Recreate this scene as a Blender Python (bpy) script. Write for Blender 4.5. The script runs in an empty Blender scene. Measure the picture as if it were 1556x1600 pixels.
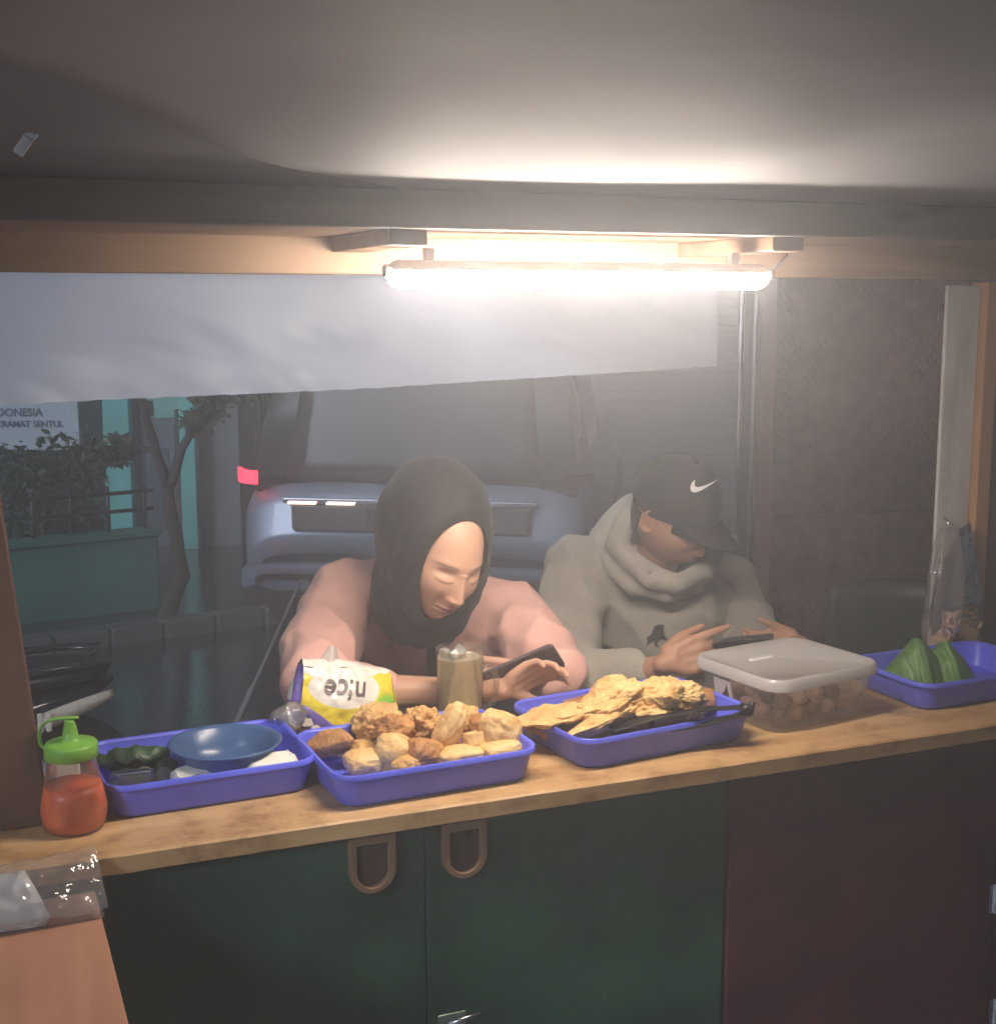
import bpy, bmesh, math, random
from mathutils import Vector, Matrix, Euler, noise
import numpy as np

random.seed(7)
scene = bpy.context.scene
R_ = math.radians
# ---------------------------------------------------------------- camera, sky, sun, exposure
CAMZ = 1.70
FPX = 2100.0                       # focal length in pixels of the 1556 x 1600 photograph
PITCH = math.atan(330.0 / FPX)
cam_d = bpy.data.cameras.new('camera')
cam_d.sensor_width = 36.0
cam_d.lens = 36.0 * FPX / 1600.0
cam_d.clip_start = 0.02
cam_d.clip_end = 300.0
cam = bpy.data.objects.new('camera', cam_d)
scene.collection.objects.link(cam)
cam.location = (0, 0, CAMZ)
cam.rotation_euler = (math.pi / 2 - PITCH, 0, 0)
scene.camera = cam

SUN_AZ, SUN_EL = R_(-148), R_(27)  # azimuth of the light (clockwise from +Y) and its height
to_sun = Vector((math.sin(SUN_AZ) * math.cos(SUN_EL), math.cos(SUN_AZ) * math.cos(SUN_EL), math.sin(SUN_EL)))
world = bpy.data.worlds.new('World')
scene.world = world
world.use_nodes = True
wn = world.node_tree
sky = wn.nodes.new('ShaderNodeTexSky')
sky.sky_type = 'NISHITA'
sky.sun_disc = False
sky.sun_elevation = SUN_EL
sky.sun_rotation = SUN_AZ
bg = wn.nodes['Background']
bg.inputs['Strength'].default_value = 0.005
wn.links.new(sky.outputs['Color'], bg.inputs['Color'])
sun_d = bpy.data.lights.new('street_light_glow', 'SUN')
sun_d.energy = 0.9
sun_d.angle = R_(9)
sun_d.color = (0.74, 0.84, 1.0)
sun = bpy.data.objects.new('street_light_glow', sun_d)
scene.collection.objects.link(sun)
sun.location = (-4, -5, 6)
sun.rotation_euler = (-to_sun).to_track_quat('-Z', 'Y').to_euler()

scene.view_settings.view_transform = 'Standard'
scene.view_settings.look = 'None'
scene.view_settings.exposure = 1.25
scene.view_settings.gamma = 1.0
scene.render.engine = 'CYCLES'
HAZE_D, HAZE_G = 0.074, 0.70
scene.cycles.use_denoising = True
scene.cycles.max_bounces = 7
scene.cycles.transparent_max_bounces = 24
scene.cycles.volume_bounces = 1
scene.cycles.caustics_reflective = False
scene.cycles.caustics_refractive = False
scene.cycles.sample_clamp_indirect = 6.0

# ---------------------------------------------------------------- positions
_F = Vector((0, math.cos(PITCH), -math.sin(PITCH)))
_U = Vector((0, math.sin(PITCH), math.cos(PITCH)))
_C = Vector((0, 0, CAMZ))
def ray(px, py):
    return Vector((1, 0, 0)) * ((px - 778) / FPX) + _U * ((800 - py) / FPX) + _F
def PZ(px, py, z):
    d = ray(px, py)
    return _C + d * ((z - CAMZ) / d.z)
def PD(px, py, t):
    return _C + ray(px, py) * t
CZ = 0.90                                            # height of the counter
ORG = Vector((0.0, PZ(778, 1248, CZ).y, 0.0))        # on the counter's front edge
YAW = R_(22.1)
EU = Vector((math.cos(YAW), math.sin(YAW), 0))       # along the counter
EV = Vector((-math.sin(YAW), math.cos(YAW), 0))      # across it, away from the vendor
def W(u, v, z):
    return ORG + EU * u + EV * v + Vector((0, 0, z))
TYAW = R_(24.9)                                      # the trays stand a little askew
TORG = Vector((0.0, PZ(778, 1265, CZ).y, 0.0))
def WT(u, v, z):
    return TORG + Vector((math.cos(TYAW) * u - math.sin(TYAW) * v, math.sin(TYAW) * u + math.cos(TYAW) * v, z))
def UV(p):
    q = p - ORG
    return (q.dot(EU), q.dot(EV), p.z)
def PV(px, py, v):
    d = ray(px, py)
    return _C + d * ((ORG + EV * v - _C).dot(EV) / d.dot(EV))

# ---------------------------------------------------------------- helpers
COL = scene.collection
def link(o, parent=None):
    COL.objects.link(o)
    if parent is not None:
        o.parent = parent
    return o
def tag(o, label=None, cat=None, group=None, kind=None):
    if label: o['label'] = label
    if cat: o['category'] = cat
    if group: o['group'] = group
    if kind: o['kind'] = kind
    return o
def thing(name, label, cat, loc=(0, 0, 0), rotz=0.0, group=None):
    o = bpy.data.objects.new(name, None)
    o.empty_display_size = 0.05
    COL.objects.link(o)
    o.location = loc
    o.rotation_euler = (0, 0, rotz)
    return tag(o, label, cat, group)
class MB:
    def __init__(s):
        s.v = []; s.f = []; s.m = []
    def add(s, vs, fs, mi=0):
        b = len(s.v)
        s.v += [tuple(p) for p in vs]
        s.f += [tuple(i + b for i in f) for f in fs]
        s.m += [mi] * len(fs)
        return s
    def box(s, x0, x1, y0, y1, z0, z1, mi=0, M=None):
        vs = [Vector(p) for p in ((x0,y0,z0),(x1,y0,z0),(x1,y1,z0),(x0,y1,z0),(x0,y0,z1),(x1,y0,z1),(x1,y1,z1),(x0,y1,z1))]
        if M is not None: vs = [M @ p for p in vs]
        return s.add(vs, [(0,3,2,1),(4,5,6,7),(0,1,5,4),(1,2,6,5),(2,3,7,6),(3,0,4,7)], mi)
    def tube(s, path, rad, seg=12, mi=0, cap=True, flat=1.0, upv=None):
        path = [Vector(p) for p in path]
        n = len(path)
        if not hasattr(rad, '__len__'): rad = [rad] * n
        vs = []; prev = upv
        for i in range(n):
            d = path[min(i + 1, n - 1)] - path[max(i - 1, 0)]
            d.normalize()
            a = prev if prev is not None else (Vector((0, 0, 1)) if abs(d.z) < 0.9 else Vector((1, 0, 0)))
            a = (a - d * a.dot(d)).normalized()
            b = d.cross(a)
            prev = a
            for k in range(seg):
                t = 2 * math.pi * k / seg
                vs.append(path[i] + a * (math.cos(t) * rad[i] * flat) + b * (math.sin(t) * rad[i]))
        fs = []
        for i in range(n - 1):
            for k in range(seg):
                k2 = (k + 1) % seg
                fs.append((i*seg+k, i*seg+k2, (i+1)*seg+k2, (i+1)*seg+k))
        if cap:
            fs.append(tuple(range(seg))[::-1]); fs.append(tuple((n-1)*seg + k for k in range(seg)))
        return s.add(vs, fs, mi)
    def lathe(s, prof, seg=32, mi=0, M=None):
        vs = []; fs = []
        n = len(prof)
        for r, z in prof:
            for k in range(seg):
                t = 2 * math.pi * k / seg
                vs.append(Vector((r * math.cos(t), r * math.sin(t), z)))
        if M is not None: vs = [M @ p for p in vs]
        for i in range(n - 1):
            for k in range(seg):
                k2 = (k + 1) % seg
                fs.append((i*seg+k, i*seg+k2, (i+1)*seg+k2, (i+1)*seg+k))
        return s.add(vs, fs, mi)
    def grid(s, fn, nu, nv, mi=0, closed_u=False, flip=False):
        vs = [Vector(fn(i / (nu if closed_u else nu - 1), j / (nv - 1))) for j in range(nv) for i in range(nu)]
        fs = []
        for j in range(nv - 1):
            for i in range(nu if closed_u else nu - 1):
                i2 = (i + 1) % nu
                q = (j*nu+i, j*nu+i2, (j+1)*nu+i2, (j+1)*nu+i)
                fs.append(q[::-1] if flip else q)
        return s.add(vs, fs, mi)
    def prism(s, poly, thick, M=None, mi=0):            # polygon in xz, extruded along y
        n = len(poly)
        vs = [Vector((x, 0, z)) for x, z in poly] + [Vector((x, thick, z)) for x, z in poly]
        if M is not None: vs = [M @ p for p in vs]
        fs = [tuple(range(n)), tuple(range(2*n - 1, n - 1, -1))]
        for i in range(n):
            j = (i + 1) % n
            fs.append((j, i, n + i, n + j))
        return s.add(vs, fs, mi)
    def build(s, name, mats, parent=None, smooth=False, bev=0.0, bseg=2, angle=40, solid=0.0, sub=0, loc=None, rotz=None):
        me = bpy.data.meshes.new(name)
        me.from_pydata(s.v, [], s.f)
        if not isinstance(mats, (list, tuple)): mats = [mats]
        for m in mats: me.materials.append(m)
        me.polygons.foreach_set('material_index', s.m)
        if smooth: me.polygons.foreach_set('use_smooth', [True] * len(me.polygons))
        me.update()
        o = bpy.data.objects.new(name, me)
        link(o, parent)
        if loc is not None: o.location = loc
        if rotz is not None: o.rotation_euler = (0, 0, rotz)
        if solid:
            md = o.modifiers.new('solid', 'SOLIDIFY'); md.thickness = solid; md.offset = -1
        if bev:
            md = o.modifiers.new('bevel', 'BEVEL'); md.width = bev; md.segments = bseg; md.limit_method = 'ANGLE'; md.angle_limit = R_(angle)
            if smooth is False: me.polygons.foreach_set('use_smooth', [False] * len(me.polygons))
        if sub:
            md = o.modifiers.new('sub', 'SUBSURF'); md.levels = sub; md.render_levels = sub
        return o
def mesh_from(o):                                       # evaluated copy of an object's mesh
    dg = bpy.context.evaluated_depsgraph_get()
    dg.update()
    return bpy.data.meshes.new_from_object(o.evaluated_get(dg))
def blob(chains, voxel, smooth_it=8, extra=None):
    """one continuous surface grown round chains of (point, radius)"""
    bm = bmesh.new()
    for ch in chains:
        for i in range(len(ch)):
            p, r = Vector(ch[i][0]), ch[i][1]
            pts = [(p, r)]
            if i + 1 < len(ch):
                q, r2 = Vector(ch[i+1][0]), ch[i+1][1]
                n = max(1, int((q - p).length / (0.35 * min(r, r2))))
                pts = [(p.lerp(q, k / n), r + (r2 - r) * k / n) for k in range(n)]
            for c, rr in pts:
                bmesh.ops.create_icosphere(bm, subdivisions=2, radius=rr, matrix=Matrix.Translation(c))
    if extra:
        for M in extra:
            bmesh.ops.create_icosphere(bm, subdivisions=3, radius=1.0, matrix=M)
    me = bpy.data.meshes.new('tmp'); bm.to_mesh(me); bm.free()
    o = bpy.data.objects.new('tmp', me); COL.objects.link(o)
    md = o.modifiers.new('r', 'REMESH'); md.mode = 'VOXEL'; md.voxel_size = voxel
    if smooth_it:
        sm = o.modifiers.new('s', 'SMOOTH'); sm.factor = 0.5; sm.iterations = smooth_it
    out = mesh_from(o)
    bpy.data.objects.remove(o); bpy.data.meshes.remove(me)
    return out
def verts_np(me):
    a = np.empty(len(me.vertices) * 3); me.vertices.foreach_get('co', a); return a.reshape(-1, 3)
def normals_np(me):
    a = np.empty(len(me.vertices) * 3); me.vertices.foreach_get('normal', a); return a.reshape(-1, 3)
def set_verts(me, a):
    me.vertices.foreach_set('co', np.ascontiguousarray(a, dtype=np.float64).ravel()); me.update()
def wrinkle(me, fn):
    co = verts_np(me); no = normals_np(me)
    d = np.array([fn(Vector(c)) for c in co])
    set_verts(me, co + no * d[:, None])
def mesh_obj(name, me, mats, parent=None, smooth=True):
    me.name = name
    me.materials.clear()
    for m in (mats if isinstance(mats, (list, tuple)) else [mats]): me.materials.append(m)
    if smooth: me.polygons.foreach_set('use_smooth', [True] * len(me.polygons))
    return link(bpy.data.objects.new(name, me), parent)
def text_mesh(body, size, depth=0.0, align='CENTER', shear=0.0, bold=0.0):
    c = bpy.data.curves.new('t', 'FONT'); c.body = body; c.size = size; c.extrude = depth
    c.align_x = align; c.align_y = 'CENTER'; c.shear = shear; c.offset = bold
    o = bpy.data.objects.new('t', c); COL.objects.link(o)
    me = mesh_from(o)
    bpy.data.objects.remove(o); bpy.data.curves.remove(c)
    return me
def fbm(p, sc, oct=3):
    return noise.fractal(Vector(p) * sc, 0.9, 2.1, oct, noise_basis='PERLIN_ORIGINAL')

# ---------------------------------------------------------------- materials
MATS = {}
def mat(name, col, rough=0.5, metal=0.0, var=0.12, vscale=8.0, bump=0.0, bscale=60.0, trans=0.0, alpha=1.0, emit=None, estr=0.0,
        sub=0.0, coat=0.0, spec=0.5, ior=1.45, rvar=0.0, stretch=(1, 1, 1), sheen=0.0, col2=None, attr=None, thresh=None):
    if name in MATS: return MATS[name]
    m = bpy.data.materials.new(name); m.use_nodes = True
    nt = m.node_tree; N = nt.nodes; L = nt.links
    b = N['Principled BSDF']
    tc = N.new('ShaderNodeTexCoord'); mp = N.new('ShaderNodeMapping'); mp.inputs['Scale'].default_value = stretch
    L.new(tc.outputs['Object'], mp.inputs['Vector'])
    c4 = (*col, 1)
    if var or col2:
        n1 = N.new('ShaderNodeTexNoise'); n1.inputs['Scale'].default_value = vscale; n1.inputs['Detail'].default_value = 6
        L.new(mp.outputs['Vector'], n1.inputs['Vector'])
        r = N.new('ShaderNodeValToRGB')
        lo, hi = thresh or (0.3, 0.7)
        r.color_ramp.elements[0].position = lo; r.color_ramp.elements[1].position = hi
        if col2:
            r.color_ramp.elements[0].color = (*col2, 1); r.color_ramp.elements[1].color = c4
        else:
            r.color_ramp.elements[0].color = (*[max(0, x * (1 - var)) for x in col], 1)
            r.color_ramp.elements[1].color = (*[min(1, x * (1 + var)) for x in col], 1)
        L.new(n1.outputs['Fac'], r.inputs['Fac']); csock = r.outputs['Color']
        if rvar:
            mr = N.new('ShaderNodeMapRange'); mr.inputs['To Min'].default_value = max(0.02, rough - rvar); mr.inputs['To Max'].default_value = min(1, rough + rvar)
            mr.inputs['From Min'].default_value = 0.3; mr.inputs['From Max'].default_value = 0.7
            L.new(n1.outputs['Fac'], mr.inputs['Value']); L.new(mr.outputs['Result'], b.inputs['Roughness'])
    else:
        csock = None
    if attr:
        at = N.new('ShaderNodeAttribute'); at.attribute_name = attr
        mx = N.new('ShaderNodeMix'); mx.data_type = 'RGBA'; mx.blend_type = 'MULTIPLY'; mx.inputs['Factor'].default_value = 1.0
        if csock: L.new(csock, mx.inputs['A'])
        else: mx.inputs['A'].default_value = c4
        L.new(at.outputs['Color'], mx.inputs['B']); csock = mx.outputs['Result']
    if csock: L.new(csock, b.inputs['Base Color'])
    else: b.inputs['Base Color'].default_value = c4
    if not rvar: b.inputs['Roughness'].default_value = rough
    b.inputs['Metallic'].default_value = metal
    b.inputs['Transmission Weight'].default_value = trans
    b.inputs['Alpha'].default_value = alpha
    b.inputs['IOR'].default_value = ior
    b.inputs['Specular IOR Level'].default_value = spec
    b.inputs['Coat Weight'].default_value = coat
    b.inputs['Sheen Weight'].default_value = sheen
    if sub:
        b.inputs['Subsurface Weight'].default_value = sub
        b.inputs['Subsurface Scale'].default_value = 0.005
        b.inputs['Subsurface Radius'].default_value = (1.0, 0.4, 0.25)
    if emit:
        b.inputs['Emission Color'].default_value = (*emit, 1); b.inputs['Emission Strength'].default_value = estr
    if bump:
        n2 = N.new('ShaderNodeTexNoise'); n2.inputs['Scale'].default_value = bscale; n2.inputs['Detail'].default_value = 5
        L.new(mp.outputs['Vector'], n2.inputs['Vector'])
        bp = N.new('ShaderNodeBump'); bp.inputs['Strength'].default_value = bump; bp.inputs['Distance'].default_value = 0.01
        L.new(n2.outputs['Fac'], bp.inputs['Height']); L.new(bp.outputs['Normal'], b.inputs['Normal'])
    MATS[name] = m
    return m
def wood(name, c1, c2, rough=0.55, axis=0, scale=1.0, knots=True, stain=False):
    if name in MATS: return MATS[name]
    m = bpy.data.materials.new(name); m.use_nodes = True
    nt = m.node_tree; N = nt.nodes; L = nt.links; b = N['Principled BSDF']
    tc = N.new('ShaderNodeTexCoord'); mp = N.new('ShaderNodeMapping')
    s = [22 * scale] * 3; s[axis] = 1.6 * scale
    mp.inputs['Scale'].default_value = s
    L.new(tc.outputs['Object'], mp.inputs['Vector'])
    n1 = N.new('ShaderNodeTexNoise'); n1.inputs['Scale'].default_value = 1.0; n1.inputs['Detail'].default_value = 8; n1.inputs['Distortion'].default_value = 0.6
    L.new(mp.outputs['Vector'], n1.inputs['Vector'])
    n3 = N.new('ShaderNodeTexNoise'); n3.inputs['Scale'].default_value = 5.0; n3.inputs['Detail'].default_value = 3
    L.new(tc.outputs['Object'], n3.inputs['Vector'])
    mx = N.new('ShaderNodeMix'); mx.inputs['Factor'].default_value = 0.4
    L.new(n1.outputs['Fac'], mx.inputs['A']); L.new(n3.outputs['Fac'], mx.inputs['B'])
    r = N.new('ShaderNodeValToRGB'); e = r.color_ramp.elements
    e[0].position = 0.32; e[0].color = (*c2, 1); e[1].position = 0.66; e[1].color = (*c1, 1)
    L.new(mx.outputs['Result'], r.inputs['Fac'])
    out = r.outputs['Color']
    if knots:
        vo = N.new('ShaderNodeTexVoronoi'); vo.inputs['Scale'].default_value = 1.0
        m2 = N.new('ShaderNodeMapping'); s2 = [9.0] * 3; s2[axis] = 3.2; m2.inputs['Scale'].default_value = s2
        L.new(tc.outputs['Object'], m2.inputs['Vector']); L.new(m2.outputs['Vector'], vo.inputs['Vector'])
        r2 = N.new('ShaderNodeValToRGB'); r2.color_ramp.elements[0].position = 0.05; r2.color_ramp.elements[0].color = (0.45, 0.36, 0.3, 1)
        r2.color_ramp.elements[1].position = 0.16; r2.color_ramp.elements[1].color = (1, 1, 1, 1)
        L.new(vo.outputs['Distance'], r2.inputs['Fac'])
        m3 = N.new('ShaderNodeMix'); m3.data_type = 'RGBA'; m3.blend_type = 'MULTIPLY'; m3.inputs['Factor'].default_value = 0.8
        L.new(out, m3.inputs['A']); L.new(r2.outputs['Color'], m3.inputs['B']); out = m3.outputs['Result']
    if stain:                    # old spills and worn patches
        n4 = N.new('ShaderNodeTexNoise'); n4.inputs['Scale'].default_value = 11.0; n4.inputs['Detail'].default_value = 7; n4.inputs['Roughness'].default_value = 0.7
        L.new(tc.outputs['Object'], n4.inputs['Vector'])
        r4 = N.new('ShaderNodeValToRGB'); r4.color_ramp.elements[0].position = 0.36; r4.color_ramp.elements[0].color = (0.55, 0.47, 0.40, 1)
        r4.color_ramp.elements[1].position = 0.50; r4.color_ramp.elements[1].color = (1, 1, 1, 1)
        L.new(n4.outputs['Fac'], r4.inputs['Fac'])
        m4 = N.new('ShaderNodeMix'); m4.data_type = 'RGBA'; m4.blend_type = 'MULTIPLY'; m4.inputs['Factor'].default_value = 0.8
        L.new(out, m4.inputs['A']); L.new(r4.outputs['Color'], m4.inputs['B']); out = m4.outputs['Result']
    L.new(out, b.inputs['Base Color'])
    b.inputs['Roughness'].default_value = rough
    bp = N.new('ShaderNodeBump'); bp.inputs['Strength'].default_value = 0.25; bp.inputs['Distance'].default_value = 0.004
    L.new(n1.outputs['Fac'], bp.inputs['Height']); L.new(bp.outputs['Normal'], b.inputs['Normal'])
    MATS[name] = m
    return m
def film(name, tint=(1, 1, 1), opacity=0.25, gloss=0.25, rough=0.08, bump=0.0, bscale=30.0, trans_white=0.5):
    """thin clear or milky plastic: see-through, a little scatter, and a gloss"""
    if name in MATS: return MATS[name]
    m = bpy.data.materials.new(name); m.use_nodes = True
    nt = m.node_tree; N = nt.nodes; L = nt.links
    N.remove(N['Principled BSDF'])
    out = N['Material Output']
    tr = N.new('ShaderNodeBsdfTransparent'); tr.inputs['Color'].default_value = (*[0.55 + 0.45 * c for c in tint], 1)
    di = N.new('ShaderNodeBsdfDiffuse'); di.inputs['Color'].default_value = (*tint, 1)
    tl = N.new('ShaderNodeBsdfTranslucent'); tl.inputs['Color'].default_value = (*tint, 1)
    m1 = N.new('ShaderNodeMixShader'); m1.inputs['Fac'].default_value = trans_white
    L.new(di.outputs[0], m1.inputs[1]); L.new(tl.outputs[0], m1.inputs[2])
    m2 = N.new('ShaderNodeMixShader'); m2.inputs['Fac'].default_value = opacity
    L.new(tr.outputs[0], m2.inputs[1]); L.new(m1.outputs[0], m2.inputs[2])
    gl = N.new('ShaderNodeBsdfGlossy'); gl.inputs['Roughness'].default_value = rough
    lw = N.new('ShaderNodeLayerWeight'); lw.inputs['Blend'].default_value = 0.3
    mm = N.new('ShaderNodeMath'); mm.operation = 'MULTIPLY_ADD'; mm.inputs[1].default_value = gloss; mm.inputs[2].default_value = gloss * 0.06
    L.new(lw.outputs['Fresnel'], mm.inputs[0])
    m3 = N.new('ShaderNodeMixShader')
    L.new(mm.outputs[0], m3.inputs['Fac']); L.new(m2.outputs[0], m3.inputs[1]); L.new(gl.outputs[0], m3.inputs[2])
    if bump:
        tc = N.new('ShaderNodeTexCoord'); nz = N.new('ShaderNodeTexNoise'); nz.inputs['Scale'].default_value = bscale; nz.inputs['Detail'].default_value = 3
        L.new(tc.outputs['Object'], nz.inputs['Vector'])
        bp = N.new('ShaderNodeBump'); bp.inputs['Strength'].default_value = bump; bp.inputs['Distance'].default_value = 0.02
        L.new(nz.outputs['Fac'], bp.inputs['Height'])
        for x in (gl, di): L.new(bp.outputs['Normal'], x.inputs['Normal'])
    L.new(m3.outputs[0], out.inputs['Surface'])
    MATS[name] = m
    return m

# ================================================================ setting: ground and street
def PY(px, py, Y):
    d = ray(px, py)
    return _C + d * (Y / d.y)
wet = mat('wet_asphalt', (0.035, 0.042, 0.048), rough=0.10, var=0.4, vscale=3.0, bump=0.18, bscale=30, rvar=0.07, spec=1.0, ior=2.3)
ground = MB()
ground.grid(lambda a, b: (-13 + 26 * a, -5 + 21.5 * b, 0.004 * math.sin(9 * a) * math.cos(7 * b)), 40, 30)
tag(ground.build('road', wet, smooth=True), 'wet dark asphalt of the street', kind='structure')
conc = mat('wet_concrete', (0.13, 0.14, 0.14), rough=0.42, var=0.3, vscale=5, bump=0.3, bscale=70, rvar=0.2)
kb = MB()
g0, g1 = PZ(-200, 1062, 0), PZ(560, 958, 0)
kd = (g1 - g0).normalized(); kn = Vector((-kd.y, kd.x, 0))
kpts = []
for i in range(9):
    a = g0 + (g1 - g0) * (i / 9) + kd * 0.006; b2 = g0 + (g1 - g0) * ((i + 1) / 9) - kd * 0.006
    M = Matrix.Translation(a) @ Matrix.Rotation(math.atan2(kd.y, kd.x), 4, 'Z')
    kpts.append((M, (b2 - a).length))
kerb = thing('kerb', 'wet grey concrete kerb along the low green wall', 'kerb', g0, math.atan2(kd.y, kd.x))
del kerb['category']; kerb['kind'] = 'structure'
for i, (M, Lk) in enumerate(kpts):
    q = MB(); q.box(0, Lk, 0, 0.13, -0.02, 0.09)
    o = q.build('kerbstone', conc, kerb, bev=0.012)
    o.location = ((g1 - g0).length * i / 9 + 0.006, 0, 0)

# ================================================================ the food stall
pine = wood('pine_counter', (0.64, 0.42, 0.20), (0.40, 0.22, 0.09), 0.5, stain=True)
pine_v = wood('pine_upright', (0.55, 0.30, 0.13), (0.36, 0.18, 0.08), 0.55, axis=2)
brown_v = wood('brown_upright', (0.16, 0.085, 0.055), (0.08, 0.045, 0.03), 0.55, axis=2)
beam_w = wood('beam_wood', (0.34, 0.215, 0.13), (0.21, 0.125, 0.075), 0.6)
fascia_w = wood('fascia_wood', (0.27, 0.205, 0.16), (0.16, 0.12, 0.09), 0.65)
green_p = mat('green_laminate', (0.020, 0.072, 0.040), rough=0.4, var=0.45, vscale=5, bump=0.04, bscale=120, rvar=0.08)
maroon_p = mat('maroon_laminate', (0.095, 0.027, 0.030), rough=0.44, var=0.45, vscale=5, bump=0.04, bscale=120, rvar=0.08)
pull_w = wood('pull_wood', (0.27, 0.155, 0.085), (0.17, 0.095, 0.05), 0.6, axis=2, knots=False)
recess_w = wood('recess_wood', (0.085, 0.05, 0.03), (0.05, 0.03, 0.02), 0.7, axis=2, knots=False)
hasp_m = mat('hasp_metal', (0.22, 0.30, 0.24), rough=0.45, metal=0.8, var=0.35, vscale=60, bump=0.3, bscale=200)
steel = mat('steel', (0.62, 0.63, 0.65), rough=0.25, metal=1.0, var=0.1)
tarp_m = mat('roof_tarp', (0.32, 0.32, 0.33), rough=0.7, var=0.12, vscale=3, bump=0.2, bscale=6)
pale_m = mat('pale_panel', (0.62, 0.61, 0.57), rough=0.5, var=0.22, vscale=7, bump=0.1, bscale=30, stretch=(3, 3, 0.7))

stall = thing('food_stall', 'wooden food stall with pine counter, dark cabinet doors and lit roof beam', 'food stall', ORG, YAW)
def upx(px, py, v): return UV(PV(px, py, v))[0]
# counter plank with a slightly rough front edge
CBK = max(UV(WT(-0.575, 0.437, 0))[1], UV(WT(-0.23, 0.437, 0))[1]) + 0.004      # back edge of the counter
q = MB(); NB = 90; U0, U1 = -1.12, 1.55
rows = []
for i in range(NB + 1):
    u = U0 + (U1 - U0) * i / NB
    n1, n2, n3 = noise.noise((u * 9, 1, 0)), noise.noise((u * 14, 5, 0)), noise.noise((u * 40, 9, 0))
    chip = -0.004 if noise.noise((u * 30, 3, 3)) > 0.42 else 0
    rows.append([(u, 0.003 + 0.0015 * n1 - chip * 0.6, CZ), (u, 0.0, CZ - 0.003 + 0.0008 * n3), (u, 0.0 + 0.001 * n2, CZ - 0.029 + 0.0015 * n3 - chip * 0.4), (u, 0.004, CZ - 0.0315 + 0.001 * n3), (u, CBK - 0.005, CZ - 0.0315), (u, CBK, CZ - 0.029), (u, CBK, CZ - 0.003), (u, CBK - 0.003, CZ)])
vs = [p for r in rows for p in r]; fs = []
for i in range(NB):
    for k in range(8):
        k2 = (k + 1) % 8
        fs.append((i*8+k, i*8+k2, (i+1)*8+k2, (i+1)*8+k)[::-1])
fs += [tuple(range(8)), tuple(NB*8 + k for k in range(8))[::-1]]
q.add(vs, fs)
q.build('counter_top', pine, stall)
# cabinet: two green doors and a maroon panel
FV = 0.022
s1 = upx(666, 1450, FV); s2 = upx(1133, 1400, FV); s3 = upx(1547, 1400, FV)
def panel(name, u0, u1, m, v=FV, z0=0.06, z1=0.866, lean=0.0):
    q = MB(); q.box(u0, u1, v, v + 0.018, z0, z1)
    return q.build(name, m, stall, bev=0.002, bseg=2)
panel('cabinet_door', U0 + 0.03, s1 - 0.0012, green_p)
panel('cabinet_door', s1 + 0.0012, s2 - 0.003, green_p, v=FV - 0.0015)
panel('cabinet_panel', s2 + 0.003, s3, maroon_p, v=FV - 0.006)
panel('cabinet_panel', s3 + 0.004, U1 - 0.03, maroon_p, v=FV - 0.002)
q = MB(); q.box(U0 + 0.035, U1 - 0.035, FV + 0.03, CBK - 0.03, 0.05, 0.858)
q.build('cabinet_body', mat('carcass', (0.03, 0.025, 0.02), rough=0.8), stall)
def u_shape(w, h, n=14):
    r = w / 2
    return [(-r, 0), ] + [(-r * math.cos(math.pi * k / n), -(h - r) - r * math.sin(math.pi * k / n)) for k in range(n + 1)] + [(r, 0)]
for (px, py, vv) in ((580, 1352, FV), (723, 1326, FV - 0.0015)):
    u = upx(px, py, vv)
    wz = CZ - 0.033
    w, h = (0.076, 0.098)
    outer = u_shape(w, h); inner = [(a * 0.70, -0.016 + (b + 0.0) * 0.74) for a, b in outer]
    q = MB(); n = len(outer)
    y0, y1 = vv - 0.014, vv + 0.001
    vs = [(u + a, y0, wz + b) for a, b in outer] + [(u + a, y0, wz + b) for a, b in inner] + [(u + a, y1, wz + b) for a, b in outer] + [(u + a, y1, wz + b) for a, b in inner]
    fs = []
    for i in range(n):
        j = (i + 1) % n
        fs += [(i, j, n + j, n + i), (2*n + j, 2*n + i, 3*n + i, 3*n + j), (j, i, 2*n + i, 2*n + j), (n + i, n + j, 3*n + j, 3*n + i)]
    q.add(vs, fs)
    pull = q.build('door_pull', pull_w, stall, bev=0.0015)
    q = MB(); q.prism([(u + a, wz + b) for a, b in inner], 0.004, Matrix.Translation((0, vv - 0.0035, 0)))
    q.build('pull_recess', recess_w, pull)
# hasp by the lower edge of the picture, hinges on the far right
ul, _, zl = UV(PV(706, 1590, FV))
q = MB(); q.box(ul - 0.026, ul + 0.024, FV - 0.005, FV - 0.001, zl - 0.014, zl + 0.01)
hs = q.build('hasp', hasp_m, stall, bev=0.002)
q = MB(); q.tube([(ul - 0.012, FV - 0.011, zl - 0.004), (ul + 0.05, FV - 0.011, zl + 0.004)], 0.0042, 10)
q.build('bolt', steel, hs, smooth=True)
for (px, py) in ((1552, 1405), (1552, 1583)):
    uh, _, zh = UV(PV(px, py, FV - 0.01))
    q = MB(); q.box(uh - 0.01, uh + 0.03, FV - 0.009, FV - 0.0062, zh - 0.03, zh + 0.03)
    q.tube([(uh + 0.004, FV - 0.011, zh - 0.03), (uh + 0.004, FV - 0.011, zh + 0.03)], 0.004, 8)
    q.build('hinge', steel, stall, bev=0.001)
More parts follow.
